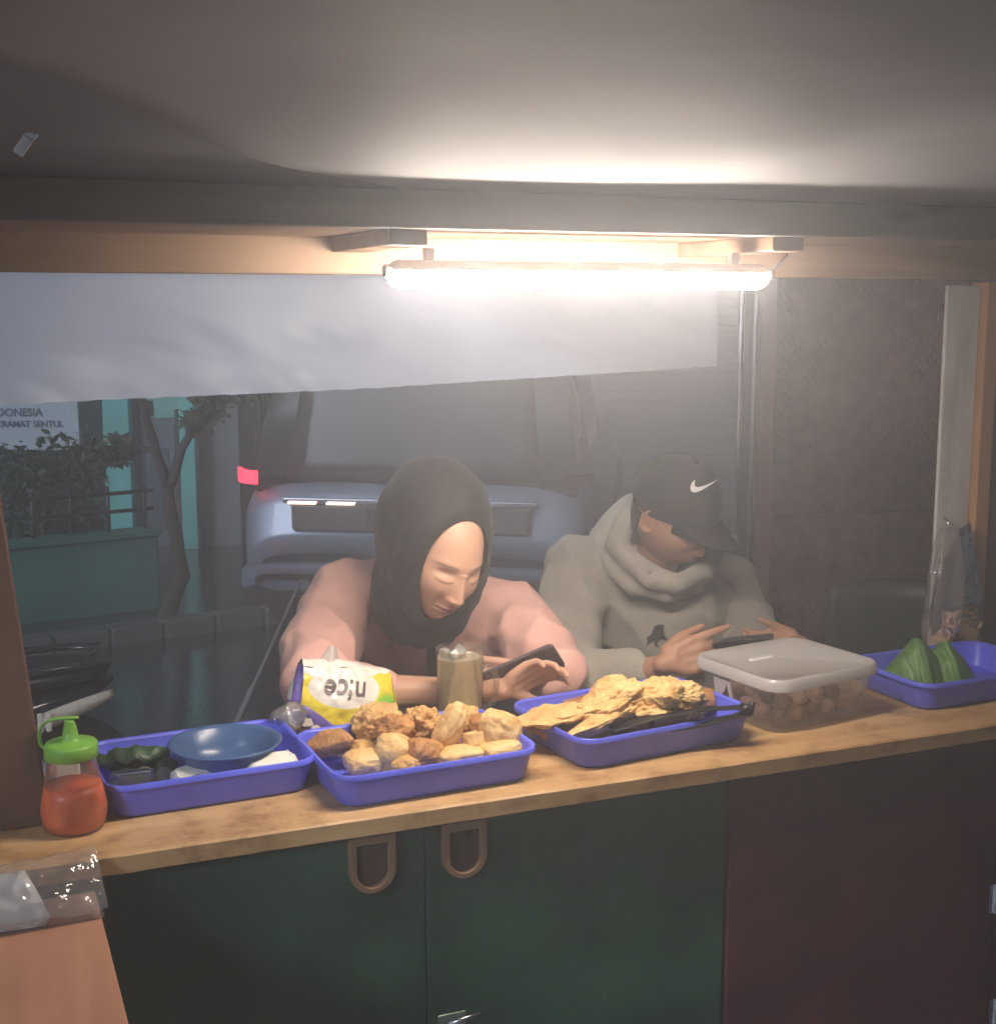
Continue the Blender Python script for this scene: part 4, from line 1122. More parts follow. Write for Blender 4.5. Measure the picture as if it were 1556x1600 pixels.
# ---- glass mug of iced tea
glass = film('mug_glass', (0.95, 0.95, 0.93), 0.04, 0.5, 0.03)
teaM = bpy.data.materials.new('iced_tea'); teaM.use_nodes = True
bb = teaM.node_tree.nodes['Principled BSDF']
bb.inputs['Base Color'].default_value = (0.92, 0.72, 0.36, 1); bb.inputs['Roughness'].default_value = 0.35
pm = PZ(719, 1127, CZ)
mug = thing('glass_mug', 'glass mug of pale iced tea standing before the woman', 'mug', pm, YAW)
q = MB(); q.lathe([(0.001, 0.0), (0.040, 0.0), (0.0425, 0.003), (0.0435, 0.02), (0.046, 0.144), (0.0465, 0.1455), (0.045, 0.1455), (0.0415, 0.02), (0.039, 0.008), (0.001, 0.007)], 40); q.build('glass', glass, mug, smooth=True)
q = MB(); q.lathe([(0.001, 0.0085), (0.038, 0.0095), (0.041, 0.022), (0.0436, 0.126), (0.0425, 0.1275), (0.001, 0.1275)], 36); q.build('drink', teaM, mug, smooth=True)
rg = random.Random(5)
icem = film('ice', (0.92, 0.92, 0.88), 0.5, 0.6, 0.1)
for k in range(9):
    a = rg.uniform(0, 6.28); r = rg.uniform(0.005, 0.03)
    q = MB(); s = rg.uniform(.006, .0105); q.box(-s, s, -s, s, -s * .8, s * .8)
    o = q.build('ice_cube', icem, mug, bev=0.003); o.location = (r * math.cos(a), r * math.sin(a), 0.129 + rg.uniform(0, .008)); o.rotation_euler = (rg.uniform(0, 3), rg.uniform(0, 3), rg.uniform(0, 3))
q = MB(); hp = [(0.043, 0, 0.108), (0.056, 0, 0.112), (0.069, 0, 0.100), (0.071, 0, 0.070), (0.066, 0, 0.040), (0.054, 0, 0.026), (0.042, 0, 0.028)]
q.tube(hp, [0.007, 0.0065, 0.006, 0.006, 0.006, 0.0065, 0.007], 12, upv=Vector((0, 1, 0))); o = q.build('handle', glass, mug, smooth=True, sub=1); o.rotation_euler = (0, 0, R_(-8) - YAW * 0.6)
q = MB(); q.lathe([(0.0001, 0.1278), (0.02, 0.1282), (0.0428, 0.1280)], 36); q.build('froth', mat('froth', (0.72, 0.66, 0.5), rough=0.6, var=0.15, vscale=60), mug, smooth=True)

# ---- soft pack of tissues lying upside down to us
yel = bpy.data.materials.new('tissue_wrap'); yel.use_nodes = True
N = yel.node_tree.nodes; L = yel.node_tree.links; bb = N['Principled BSDF']
tc = N.new('ShaderNodeTexCoord'); sp = N.new('ShaderNodeSeparateXYZ'); nz = N.new('ShaderNodeTexNoise'); nz.inputs['Scale'].default_value = 14
L.new(tc.outputs['Object'], sp.inputs[0]); L.new(tc.outputs['Object'], nz.inputs['Vector'])
def math_node(op, a, b=None, c=None):
    n = N.new('ShaderNodeMath'); n.operation = op
    for i, x in enumerate((a, b, c)):
        if x is None: continue
        if isinstance(x, (int, float)): n.inputs[i].default_value = x
        else: L.new(x, n.inputs[i])
    return n.outputs[0]
def ramp(fac, p0, p1, c0, c1):
    r = N.new('ShaderNodeValToRGB'); r.color_ramp.elements[0].position = p0; r.color_ramp.elements[1].position = p1
    r.color_ramp.elements[0].color = (*c0, 1); r.color_ramp.elements[1].color = (*c1, 1); L.new(fac, r.inputs['Fac']); return r.outputs['Color']
def mixc(fac, a, b):
    m = N.new('ShaderNodeMix'); m.data_type = 'RGBA'; L.new(fac, m.inputs['Factor'])
    for k, x in (('A', a), ('B', b)):
        if isinstance(x, tuple): m.inputs[k].default_value = (*x, 1)
        else: L.new(x, m.inputs[k])
    return m.outputs['Result']
X, Z = sp.outputs['X'], sp.outputs['Z']
nzc = math_node('MULTIPLY_ADD', nz.outputs['Fac'], 0.03, -0.015)
# an oval white field with the name, yellow round it, green at the lower right end
ex = math_node('POWER', math_node('DIVIDE', math_node('ADD', X, 0.012), 0.070), 2.0)
ez = math_node('POWER', math_node('DIVIDE', math_node('ADD', Z, -0.082), 0.034), 2.0)
ov = math_node('ADD', math_node('ADD', ex, ez), nzc)
white_f = math_node('LESS_THAN', ov, 1.0)
gx = math_node('POWER', math_node('DIVIDE', math_node('ADD', X, -0.072), 0.022), 2.0)
gz = math_node('POWER', math_node('DIVIDE', math_node('ADD', Z, -0.052), 0.020), 2.0)
gf = N.new('ShaderNodeMapRange'); gf.inputs['From Min'].default_value = 0.5; gf.inputs['From Max'].default_value = 1.6; gf.inputs['To Min'].default_value = 1.0; gf.inputs['To Max'].default_value = 0.0
L.new(math_node('ADD', gx, gz), gf.inputs['Value'])
c_ = mixc(gf.outputs['Result'], (0.80, 0.66, 0.05), (0.22, 0.55, 0.05))
c_ = mixc(white_f, c_, (0.80, 0.77, 0.70))
topf = math_node('GREATER_THAN', math_node('ADD', Z, nzc), 0.104)
c_ = mixc(topf, c_, (0.84, 0.80, 0.74))
L.new(c_, bb.inputs['Base Color']); bb.inputs['Roughness'].default_value = 0.28
viol = mat('tissue_violet', (0.17, 0.12, 0.45), rough=0.3, var=0.25, vscale=20)
vwht = mat('tissue_white_print', (0.78, 0.75, 0.68), rough=0.35, var=0.06)
pt0 = PZ(548, 1128, CZ)
TK = thing('tissue_pack', 'crumpled yellow and violet tissue pack in front of the woman', 'tissues', W(UV(PV(532, 1100, 0.41))[0], 0.41, CZ + 0.001), YAW + R_(6))
q = MB()
def pack(a, b):          # a runs round the pack in the xz outline, b through it
    pass
LX, LYd, LH = 0.092, 0.045, 0.062
vs = []; fs = []; mi = []
NX, NZ = 64, 32
def front(a, b, side):
    x = (a - .5) * 2; z = b
    bul = (1 - abs(x) ** 3) * math.sin(math.pi * min(1, .12 + .82 * b))
    wr = 0.0035 * noise.noise((x * 3, z * 5, side)) + 0.002 * noise.noise((x * 9, z * 11, side + 4))
    return Vector((x * LX * (1 + .03 * math.sin(5 * b)), side * (LYd * (0.62 + .38 * bul) + wr) + (0.028 * b * b if side < 0 else 0.0), 0.004 + (0.112 - 0.016 * x * (x > 0)) * b + 0.004 * noise.noise((x * 4, 9, side)) * b))
q.grid(lambda a, b: front(a, b, -1), NX, NZ, 0)
q.grid(lambda a, b: front(1 - a, b, 1), NX, NZ, 0)
q.grid(lambda a, b: front(a, 1, -1).lerp(front(a, 1, 1), b) + Vector((0, 0, 0.010 * math.sin(math.pi * b) + 0.004 * noise.noise((a * 8, b * 4, 0)))), NX, 8, 0)
q.grid(lambda a, b: front(a, 0, 1).lerp(front(a, 0, -1), b), NX, 6, 0)
q.build('wrapper', yel, TK, smooth=True)
q = MB()
q.grid(lambda a, b: front(0, b, 1).lerp(front(0, b, -1), a) + Vector((-0.014 * math.sin(math.pi * a) * math.sin(math.pi * b) - 0.001, 0, 0)) + Vector((0.004 * noise.noise((a * 6, b * 6, 3)), 0, 0)), 14, NZ)
q.build('end_flap', viol, TK, smooth=True)
q = MB(); q.grid(lambda a, b: front(1, b, -1).lerp(front(1, b, 1), a) + Vector((0.012 * math.sin(math.pi * a) * math.sin(math.pi * b) + 0.001, 0, 0)), 10, NZ)
q.build('end_flap', yel, TK, smooth=True)
# violet lower left corner of the front and its print
q = MB()
q.grid(lambda a, b: front(0.002 + 0.42 * a * (1 - .9 * b) , 0.02 + 0.40 * b, -1) + Vector((0, -0.0022 - 0.002 * math.sin(math.pi * a), 0)), 12, 8)
q.build('violet_corner', viol, TK, smooth=True, solid=0.0006)
for k, (a, b, s) in enumerate(((.06, .16, .014), (.16, .07, .010))):
    c = front(a, b, -1) + Vector((0, -0.006, 0))
    q = MB(); q.prism([(c.x + s * math.cos(t) * 1.2, c.z + .55 * s * math.sin(t)) for t in [i * .628 for i in range(10)]], 0.0006, Matrix.Translation((0, c.y, 0)))
    q.build('white_print', vwht, TK)
c = front(0, .62, 0)
q = MB(); q.grid(lambda a, b: front(0, .45 + .3 * b, 1).lerp(front(0, .45 + .3 * b, -1), .42 + .34 * a) + Vector((-0.0165, 0, 0)), 6, 6)
q.build('white_print', vwht, TK, solid=0.0006)
TK.rotation_euler = (0, R_(9), YAW + R_(6)); TK.location.z += 0.012
me = text_mesh('nice', 0.052, 0.0, 'CENTER', shear=0.25, bold=0.0006)
co = verts_np(me); 
for i in range(len(co)):
    x, y = -co[i][0] - 0.010, -co[i][1]
    b_ = (0.082 + y - 0.004) / 0.112; a_ = x / LX / 2 + .5
    f_ = front(a_, b_, -1); co[i] = (f_.x, f_.y - 0.0028, f_.z)
set_verts(me, co)
mesh_obj('lettering', me, mat('grey_print', (0.16, 0.13, 0.14), rough=0.4, var=0), TK, smooth=False)
tis = film('tissue_paper', (0.88, 0.86, 0.82), 0.92, 0.02, 0.6, trans_white=0.4)
q = MB(); q.grid(lambda a, b: ((-0.035 + 0.055 * (a - .5) * (1 - .75 * b) + 0.006 * b), 0.016 + 0.014 * math.sin(a * 9) * (1 - b) + 0.005 * b, 0.115 + 0.036 * b - 0.01 * abs(a - .5) * (1 - b)), 18, 10)
q.build('tissue', tis, TK, smooth=True)
bagfilm = film('clear_wrap', (0.88, 0.89, 0.92), 0.2, 1.0, 0.1, bump=0.5, bscale=60)
q = MB()
q.grid(lambda a, b: (-0.118 + 0.032 * math.cos(2 * math.pi * a) * math.sin(math.pi * (.08 + .84 * b)) * (1 + .6 * noise.noise((math.cos(6.283 * a) * 2, math.sin(6.283 * a) * 2, b * 4))), -0.038 + 0.02 * math.sin(2 * math.pi * a) * math.sin(math.pi * (.08 + .84 * b)), 0.004 + 0.055 * b), 26, 14, closed_u=True)
q.build('torn_wrap', bagfilm, TK, smooth=True)

# ---- sauce bottle
bott = film('squeeze_bottle', (0.88, 0.78, 0.70), 0.10, 0.6, 0.12)
sauce = mat('red_sauce', (0.90, 0.19, 0.015), rough=0.35, var=0.25, vscale=18, col2=(0.66, 0.06, 0.01), thresh=(.25, .6), sub=0.15)
gcap = mat('green_cap', (0.20, 0.46, 0.06), rough=0.4, var=0.06, sub=0.1)
pbt = PZ(121, 1306, CZ); pu, pvv, _ = UV(pbt)
BT = thing('sauce_bottle', 'squeeze bottle of red sauce with a bright green spout cap', 'bottle', W(pu, pvv + 0.035, CZ + 0.0006), YAW)
bp_ = [(0.001, 0), (0.040, 0), (0.0455, 0.004), (0.0495, 0.020), (0.0505, 0.034), (0.047, 0.055), (0.042, 0.078), (0.0375, 0.100), (0.0365, 0.112), (0.034, 0.116), (0.033, 0.126)]
q = MB(); q.lathe(bp_, 40); q.build('body', bott, BT, smooth=True)
q = MB(); q.lathe([(0.001, 0.002), (0.039, 0.0025), (0.0442, 0.006), (0.0482, 0.021), (0.0492, 0.034), (0.0459, 0.055), (0.0425, 0.070), (0.040, 0.0705), (0.001, 0.0695)], 40); q.build('sauce', sauce, BT, smooth=True)
q = MB()
def cap(a, b): pass
prof = [(0.0375, 0.113), (0.0392, 0.114), (0.0395, 0.132), (0.0380, 0.1355), (0.030, 0.1375), (0.016, 0.139), (0.0125, 0.143), (0.0105, 0.155), (0.0078, 0.168), (0.0078, 0.171), (0.001, 0.1715)]
vs = []; fs = []; SG = 60
for i, (r, z) in enumerate(prof):
    for k in range(SG):
        t = 2 * math.pi * k / SG
        rr = r + (0.0006 * (1 if k % 2 else -1) if i in (1, 2) else 0)
        vs.append((rr * math.cos(t), rr * math.sin(t), z))
for i in range(len(prof) - 1):
    for k in range(SG):
        fs.append((i*SG+k, i*SG+(k+1) % SG, (i+1)*SG+(k+1) % SG, (i+1)*SG+k))
q.add(vs, fs)
cp = q.build('cap', gcap, BT, smooth=True)
q = MB(); q.tube([(0.016, 0.0, 0.1745), (0.0, 0, 0.1745), (-0.026, 0, 0.173), (-0.041, 0.002, 0.166), (-0.0485, 0.004, 0.150), (-0.048, 0.004, 0.134), (-0.041, 0.002, 0.126), (-0.036, 0, 0.124)], [.0042, .0042, .004, .0038, .0038, .0038, .004, .004], 10, flat=.7, upv=Vector((0, 0, 1)))
o = q.build('strap', gcap, cp, smooth=True, sub=1); o.rotation_euler = (0, 0, -YAW * .9)
# white paper packet behind the bottle
pw_ = PZ(62, 1262, 0.93)
q = MB(); rr_loft(q, [(.05, .018, .004, 0), (.052, .02, .004, .03), (.05, .014, .004, .068)], True, True, n=2)
o = q.build('paper_packet', mat('paper_white', (0.75, 0.73, 0.70), rough=0.6, var=0.08), bev=0.001); o.location = (pw_.x, pw_.y + 0.12, CZ + 0.0006); o.rotation_euler = (0, 0, YAW)
tag(o, 'small white paper packet standing half behind the left post', 'packet')

# ---- low wooden side table with a plastic bag of white wrappers on it
SZ = 0.852
stw = wood('side_table_wood', (0.50, 0.25, 0.15), (0.33, 0.15, 0.085), 0.5, axis=1)
ST = thing('side_table', 'reddish wooden side table joining the counter at the lower left', 'table', W(-0.8, -0.5, 0), YAW)
us = UV(PZ(156, 1418, SZ))[0]
q = MB(); q.box(-0.02, us + 0.8, -0.5, 0.497, SZ - 0.035, SZ); q.build('plank', stw, ST, bev=0.003)
us2 = UV(PZ(14, 1520, SZ))[0]
q.v = []; q.f = []; q.m = []
q.box(-0.42, -0.023, -0.5, 0.497, SZ - 0.035, SZ - 0.0006); o = q.build('plank', stw, ST, bev=0.003)
for x in (-0.38, us + 0.74):
    for y in (-0.46, 0.45):
        q = MB(); q.box(x - .02, x + .02, y - .02, y + .02, 0, SZ - 0.0355); q.build('leg', brown_v, ST, bev=0.003)
pbag = PV(60, 1400, -0.03)
bu, bv, _ = UV(pbag)
BG = thing('plastic_bag', 'clear plastic bag of white wrappers on the side table', 'bag', W(bu, bv, SZ + 0.0008), YAW + R_(3))
clr = film('clear_bag', (0.80, 0.80, 0.82), 0.20, 0.7, 0.10, bump=0.6, bscale=25)
q = MB()
def bagpt(a, b):
    x = -0.16 + 0.245 * a; y = -0.075 + 0.10 * b
    edge = min(a, 1 - a, 1.0) * 8
    zz = 0.012 + 0.050 * b + 0.020 * math.sin(math.pi * b) ** .6 * min(1, (1 - a) * 3.2) + 0.006 * noise.noise((x * 30, y * 30, 2)) + 0.004 * noise.noise((x * 70, y * 60, 5))
    return (x, y, max(0.001, zz))
q.grid(bagpt, 40, 26); q.build('bag_top', clr, BG, smooth=True)
q = MB(); q.grid(lambda a, b: (-0.16 + 0.24 * a, -0.072 + 0.094 * b, 0.0008), 6, 6); q.build('bag_bottom', clr, BG)
wp = mat('white_wrapper', (0.82, 0.83, 0.85), rough=0.35, var=0.05)
for k in range(4):
    q = MB(); q.grid(lambda a, b: (-0.155 + 0.160 * a - .02 * b, -0.062 + 0.076 * b - 0.006 * a, 0.0025 + 0.0035 * k + 0.042 * b + 0.003 * math.sin(3.1 * b)), 10, 8)
    o = q.build('wrapper', wp, BG, smooth=True, solid=0.0012); o.rotation_euler = (0, 0, R_(-3 + 2 * k))

# ---- clear bag of crackers hanging in the right corner
pk = PV(1487, 960, 0.405)
uk, vk, zk = UV(pk)
CB = thing('cracker_bag', 'clear plastic bag of crackers hanging by the right post', 'bag', W(uk, 0.40, 0), YAW)
ztop = UV(PV(1480, 822, 0.40))[2]; zbot = UV(PV(1487, 1032, 0.40))[2]
def wbag(b):                      # half width by height, 0 top .. 1 bottom
    return 0.040 + 0.046 * b ** 0.8
clr2 = film('cracker_film', (0.94, 0.90, 0.87), 0.16, 1.2, 0.07, bump=0.7, bscale=22)
q = MB()
def cbp(a, b):
    th = 2 * math.pi * a
    w_ = wbag(b); d_ = 0.010 + 0.030 * math.sin(math.pi * min(1, max(0, b * 1.1 - .1))) ** .8
    cr = 1 + 0.10 * noise.noise((math.cos(th) * 3, math.sin(th) * 3, b * 3)) + 0.12 * (1 - b) * math.sin(th * 7 + 2 * b)
    return (w_ * math.cos(th) * cr - 0.008 * (1 - b), d_ * math.sin(th) * cr, ztop + (zbot - ztop) * b + (0.006 * math.sin(6 * a * 6.28) if b < .02 else 0))
q.grid(cbp, 48, 34, closed_u=True); q.build('film', clr2, CB, smooth=True)
q = MB(); q.tube([(-0.01, 0.012, ztop - 0.005), (-0.010, 0.028, ztop + 0.006), (-0.010, 0.036, ztop + 0.012)], 0.003, 8); q.build('hook', steel, CB, smooth=True)
crk = mat('cracker', (0.80, 0.58, 0.38), rough=0.6, var=0.2, vscale=30, bump=0.4, bscale=120)
rg = random.Random(8)
for k in range(20):
    q = MB(); ph = rg.uniform(0, 6)
    q.grid(lambda a, b: ((0.004 + 0.018 * b) * math.cos(6.283 * a), (0.004 + 0.018 * b) * math.sin(6.283 * a), 0.005 * b * b * math.sin(6.283 * a * 3 + ph) + 0.004 * b), 22, 5, closed_u=True)
    o = q.build('cracker', crk, smooth=True, solid=0.002)
    pp = W(uk + rg.uniform(-.045, .045), 0.40 + rg.uniform(-.012, .012), zbot + 0.02 + rg.uniform(0, .085))
    o.location = pp; o.rotation_euler = (rg.uniform(0.6, 2.4), rg.uniform(-.6, .6), rg.uniform(0, 3))
    tag(o, 'round pale cracker inside the hanging clear bag', 'cracker', 'crackers in the hanging bag')

# ---------------------------------------------------------------- scooter parked outside on the left
blk = mat('scooter_black', (0.018, 0.02, 0.028), rough=0.2, var=0.1, coat=0.6)
vin = mat('seat_vinyl', (0.02, 0.022, 0.03), rough=0.38, var=0.15, bump=0.1, bscale=90)
cream = mat('lamp_cream', (0.75, 0.70, 0.60), rough=0.2, var=0.15, vscale=60, stretch=(1, 1, 6))
ptail = PY(176, 1048, 3.75)
SC = thing('scooter', 'black scooter parked outside behind the left post', 'scooter', (ptail.x, ptail.y, 0), R_(24))
tz = ptail.z
def scbox(name, secs, m, e=3.0, n=20, parent=None):
    q = MB(); vs = []; fs = []
    for (x, yc, zc, hw_, hh) in secs:
        for k in range(n):
            t = 2 * math.pi * k / n; c, s = math.cos(t), math.sin(t)
            vs.append((x, yc + hw_ * math.copysign(abs(c) ** (2 / e), c), zc + hh * math.copysign(abs(s) ** (2 / e), s)))
    for i in range(len(secs) - 1):
        for k in range(n):
            k2 = (k + 1) % n; fs.append((i*n+k, i*n+k2, (i+1)*n+k2, (i+1)*n+k))
    fs.append(tuple(range(n))[::-1]); fs.append(tuple((len(secs)-1)*n + k for k in range(n)))
    q.add(vs, fs)
    return q.build(name, m, parent or SC, smooth=True)
body = scbox('tail_cowl', [(0.0, 0, tz - .015, .02, .012), (-.06, 0, tz - .035, .07, .03), (-.22, 0, tz - .075, .12, .06), (-.5, 0, tz - .13, .14, .09), (-.75, 0, tz - .2, .12, .10), (-.85, 0, tz - .25, .08, .08)], blk)
scbox('seat', [(-.02, 0, tz + .015, .05, .008), (-.08, 0, tz + .02, .10, .024), (-.25, 0, tz + .015, .125, .035), (-.42, 0, tz - .01, .135, .04), (-.55, 0, tz - .03, .13, .045), (-.75, 0, tz - .045, .10, .05), (-.85, 0, tz - .08, .06, .03)], vin)
q = MB(); q.grid(lambda a, b: (-0.01 - 0.20 * a, -0.035 - 0.088 * a ** .8 - 0.012 * math.sin(math.pi * b), tz - 0.055 - 0.035 * a + (0.05 - 0.012 * a) * (b - .5) * (0.25 + 1.6 * a * (1 - .5 * a))), 16, 8)
lm = q.build('tail_lamp', cream, SC, smooth=True, solid=0.008)
for k in range(3):
    q = MB(); q.box(-.2 - .022 * k, -.185 - .022 * k, -.142, -.128, tz - .115, tz - .062); q.build('lamp_rib', cream, lm, bev=0.003)
q = MB(); q.tube([(-.05, -.10, tz + .01), (-.02, -.11, tz + .05), (-.14, -.12, tz + .055), (-.30, -.135, tz + .05), (-.36, -.13, tz + .02)], .011, 10); q.tube([(-.05, .10, tz + .01), (-.02, .11, tz + .05), (-.14, .12, tz + .055), (-.30, .135, tz + .05), (-.36, .13, tz + .02)], .011, 10); q.build('grab_rail', blk, SC, smooth=True)
for x in (-.18, -1.42):
    M = Matrix.Translation((x, 0, 0.27)) @ Matrix.Rotation(R_(90), 4, 'X')
    q = MB(); q.lathe([(.19, -.05), (.25, -.05), (.27, -.02), (.27, .02), (.25, .05), (.19, .05), (.19, -.05)], 32, M=M); wv = q.build('wheel', tyre, SC, smooth=True)
    q = MB(); q.lathe([(.0, .03), (.03, .03), (.05, .012), (.19, .02), (.19, -.02), (.05, -.012), (.03, -.03), (0, -.03)], 24, M=M); q.build('rim', steel, wv, smooth=True)
scbox('floor_board', [(-.8, 0, .33, .12, .06), (-1.0, 0, .28, .13, .04), (-1.2, 0, .28, .13, .05)], blk)
scbox('front_shield', [(-1.18, 0, .42, .16, .16), (-1.25, 0, .62, .2, .22), (-1.32, 0, .68, .14, .2), (-1.36, 0, .70, .06, .12)], blk)
q = MB(); q.tube([(-1.42, 0, .27), (-1.28, 0, .7), (-1.2, 0, .98)], [.03, .035, .03], 12); q.build('fork', steel, SC, smooth=True)
q = MB(); q.tube([(-1.1, -.33, 1.0), (-1.18, -.2, 1.02), (-1.2, 0, .98), (-1.18, .2, 1.02), (-1.1, .33, 1.0)], .016, 10); q.build('handlebar', blk, SC, smooth=True)
# thin pole leaning by the woman
q = MB(); a0, a1 = PY(366, 1140, 3.05), PY(458, 935, 3.2)
dd = (a1 - a0).normalized(); base = a0 + dd * ((0.0 - a0.z) / dd.z)
q.tube([base, a0 + dd * 0.10, a0 + dd * 0.12, a1 + dd * .05], [.009, .009, .005, .004], 10)
tag(q.build('thin_pole', mat('grey_pole', (0.16, 0.17, 0.18), rough=0.4, var=0.2), smooth=True), 'thin grey pole leaning beside the shoulder of the woman', 'pole')

# made-up clip standing in for a white glint beside the roof's painted shade
pcl = on_roof(47, 226)
zc_ = roof_z(pcl[1], pcl[0])
q = MB(); q.box(-0.006, 0.006, -0.002, 0.002, -0.024, 0.0); q.box(-0.007, 0.007, -0.004, 0.004, 0.0, 0.008)
o = q.build('glint_clip', mat('glint_metal', (0.85, 0.86, 0.9), rough=0.3, metal=0.6, var=0.1), bev=0.002); o.location = W(pcl[0], pcl[1], zc_ + 0.002); o.rotation_euler = (R_(20), R_(35), YAW)
tag(o, 'small made-up metal clip standing in for a white glint on the roof', 'clip')
# ================================================================ people
skin_w = mat('skin_light', (0.62, 0.36, 0.24), rough=0.48, var=0.05, vscale=20, sub=0.15, attr='tone', bump=0.04, bscale=400)
skin_m = mat('skin_tan', (0.40, 0.215, 0.135), rough=0.5, var=0.06, vscale=20, sub=0.12, attr='tone', bump=0.05, bscale=400)
def head_frame(yaw, pitch, roll=0.0):
    f = Vector((math.sin(yaw) * math.cos(pitch), -math.cos(yaw) * math.cos(pitch), -math.sin(pitch)))
    r = Vector((-math.cos(yaw), -math.sin(yaw), 0))          # person's right hand side
    u = r.cross(f)
    M = Matrix((r, f, u)).transposed()
    return M @ Matrix.Rotation(roll, 3, 'Y')
def G(x, z, cx, cz, sx, sz):
    return math.exp(-((x - cx) / sx) ** 2 - ((z - cz) / sz) ** 2)
def face_head(rx, ry, rz, male=False, nu=210, nv=270):
    """head in local axes (+y face, +z up), features pushed out of an egg shape; returns verts, faces, tones"""
    vs = []; fs = []; tone = []
    for j in range(nv):
        phi = -math.pi / 2 + math.pi * j / (nv - 1)
        for i in range(nu):
            # denser towards the face
            t = i / nu * 2 * math.pi
            t = t - 0.45 * math.sin(t)
            th = t + math.pi / 2
            x, y, z = math.cos(phi) * math.cos(th), math.cos(phi) * math.sin(th), math.sin(phi)
            X, Y, Z = x * rx, y * ry, z * rz
            k = max(0.0, min(1.0, (-Z - 0.012) / 0.095))
            X *= 1 - (0.20 if male else 0.27) * k ** 1.3                     # jaw narrows
            if y < 0: Y *= 1 - 0.35 * max(0, min(1, (-Z - .03) / .08))       # nape
            else: Y *= 1 + 0.02 * k
            X *= 1 - 0.05 * G(0, Z, 0, .03, 1, .03) * (1 if y > 0 else 0)
            tn = (1, 1, 1)
            if y > 0.05:
                w = min(1.0, (y - 0.05) / 0.3)
                ax = abs(X)
                d = 0
                d += 0.0035 * G(ax, Z, .030, .024, .020, .009)                # brow
                d -= 0.0120 * G(ax, Z, .031, .004, .016, .011)                # socket
                d += 0.0065 * G(ax, Z, .031, -.001, .0125, .0085)             # lid over the eyeball
                br = max(0.0, min(1.0, (0.008 - Z) / 0.046))
                if Z < 0.012: d += (0.004 + 0.0165 * br ** 1.4) * math.exp(-(X / (0.0072 + 0.0045 * br)) ** 2) * (1 / (1 + math.exp(-(Z + 0.0475) / 0.0022)))
                d += 0.0065 * G(ax, Z, .0125, -.0415, .0058, .0058)           # wings of the nose
                d += 0.0050 * G(ax, Z, .043, -.026, .020, .020)               # cheek
                d -= 0.0030 * G(ax, Z, .026, -.054, .008, .016)               # fold by the mouth
                d += 0.0050 * G(X, Z, 0, -.066, .026, .017)                   # muzzle
                mouthw = math.exp(-(X / .0215) ** 4)
                d += 0.0042 * mouthw * math.exp(-((Z + .0615 - .0012 * math.cos(X * 260)) / .0034) ** 2)
                d += 0.0050 * mouthw * math.exp(-((Z + .0715) / .0042) ** 2)
                d -= 0.0062 * mouthw * math.exp(-((Z + .0660) / .0017) ** 2)
                d -= 0.0035 * G(X, Z, 0, -.0815, .016, .005)
                d += 0.0085 * G(X, Z, 0, -.098, .020, .014)                   # chin
                d -= 0.0016 * G(X, Z, 0, -.0545, .0028, .005)                 # philtrum
                Y += d * w
                lip = mouthw * (math.exp(-((Z + .0665) / .0085) ** 4))
                tn = (1 - .25 * lip, 1 - .55 * lip, 1 - .48 * lip)
                gap = mouthw * math.exp(-((Z + .0660) / .0013) ** 2)
                tn = tuple(a * (1 - .75 * gap) for a in tn)
                bw = math.exp(-((Z - (.0235 + .004 * math.cos((ax - .032) * 60) - .0035)) / .0026) ** 2) * (1 / (1 + math.exp(-(ax - .014) / .0022))) * (1 / (1 + math.exp((ax - .050) / .003)))
                tn = tuple(a * (1 - (.70 if male else .55) * bw) for a in tn)
                lash = math.exp(-((Z - (-.0085 + .0030 * ((ax - .031) / .014) ** 2)) / .0016) ** 2) * math.exp(-((ax - .031) / .0145) ** 6)
                tn = tuple(a * (1 - .80 * lash) for a in tn)
                blush = .10 * G(ax, Z, .040, -.03, .02, .018) + .12 * G(X, Z, 0, -.04, .012, .008)
                tn = (tn[0], tn[1] * (1 - blush), tn[2] * (1 - blush))
                nos = G(ax, Z, .0065, -.0495, .0032, .0022)
                tn = tuple(a * (1 - .6 * nos) for a in tn)
            vs.append(Vector((X, Y, Z))); tone.append(tn)
    for j in range(nv - 1):
        for i in range(nu):
            i2 = (i + 1) % nu
            fs.append((j*nu+i, j*nu+i2, (j+1)*nu+i2, (j+1)*nu+i))
    return vs, fs, tone
def ear(s):
    q = MB()
    def pt(a, b):
        th = 2 * math.pi * a; rr = b
        y = 0.019 * rr * math.cos(th) * (1 - .15 * math.sin(th)); z = 0.031 * rr * math.sin(th)
        x = 0.010 * (1 - rr ** 2) * -0.6 + 0.007 * math.exp(-((rr - .82) / .16) ** 2) - 0.005 * math.exp(-((rr - .5) / .2) ** 2)
        return (s * (0.074 + x + 0.006 * (1 - math.cos(th))), -0.004 + y, -0.008 + z)
    q.grid(pt, 24, 9, closed_u=True)
    return q
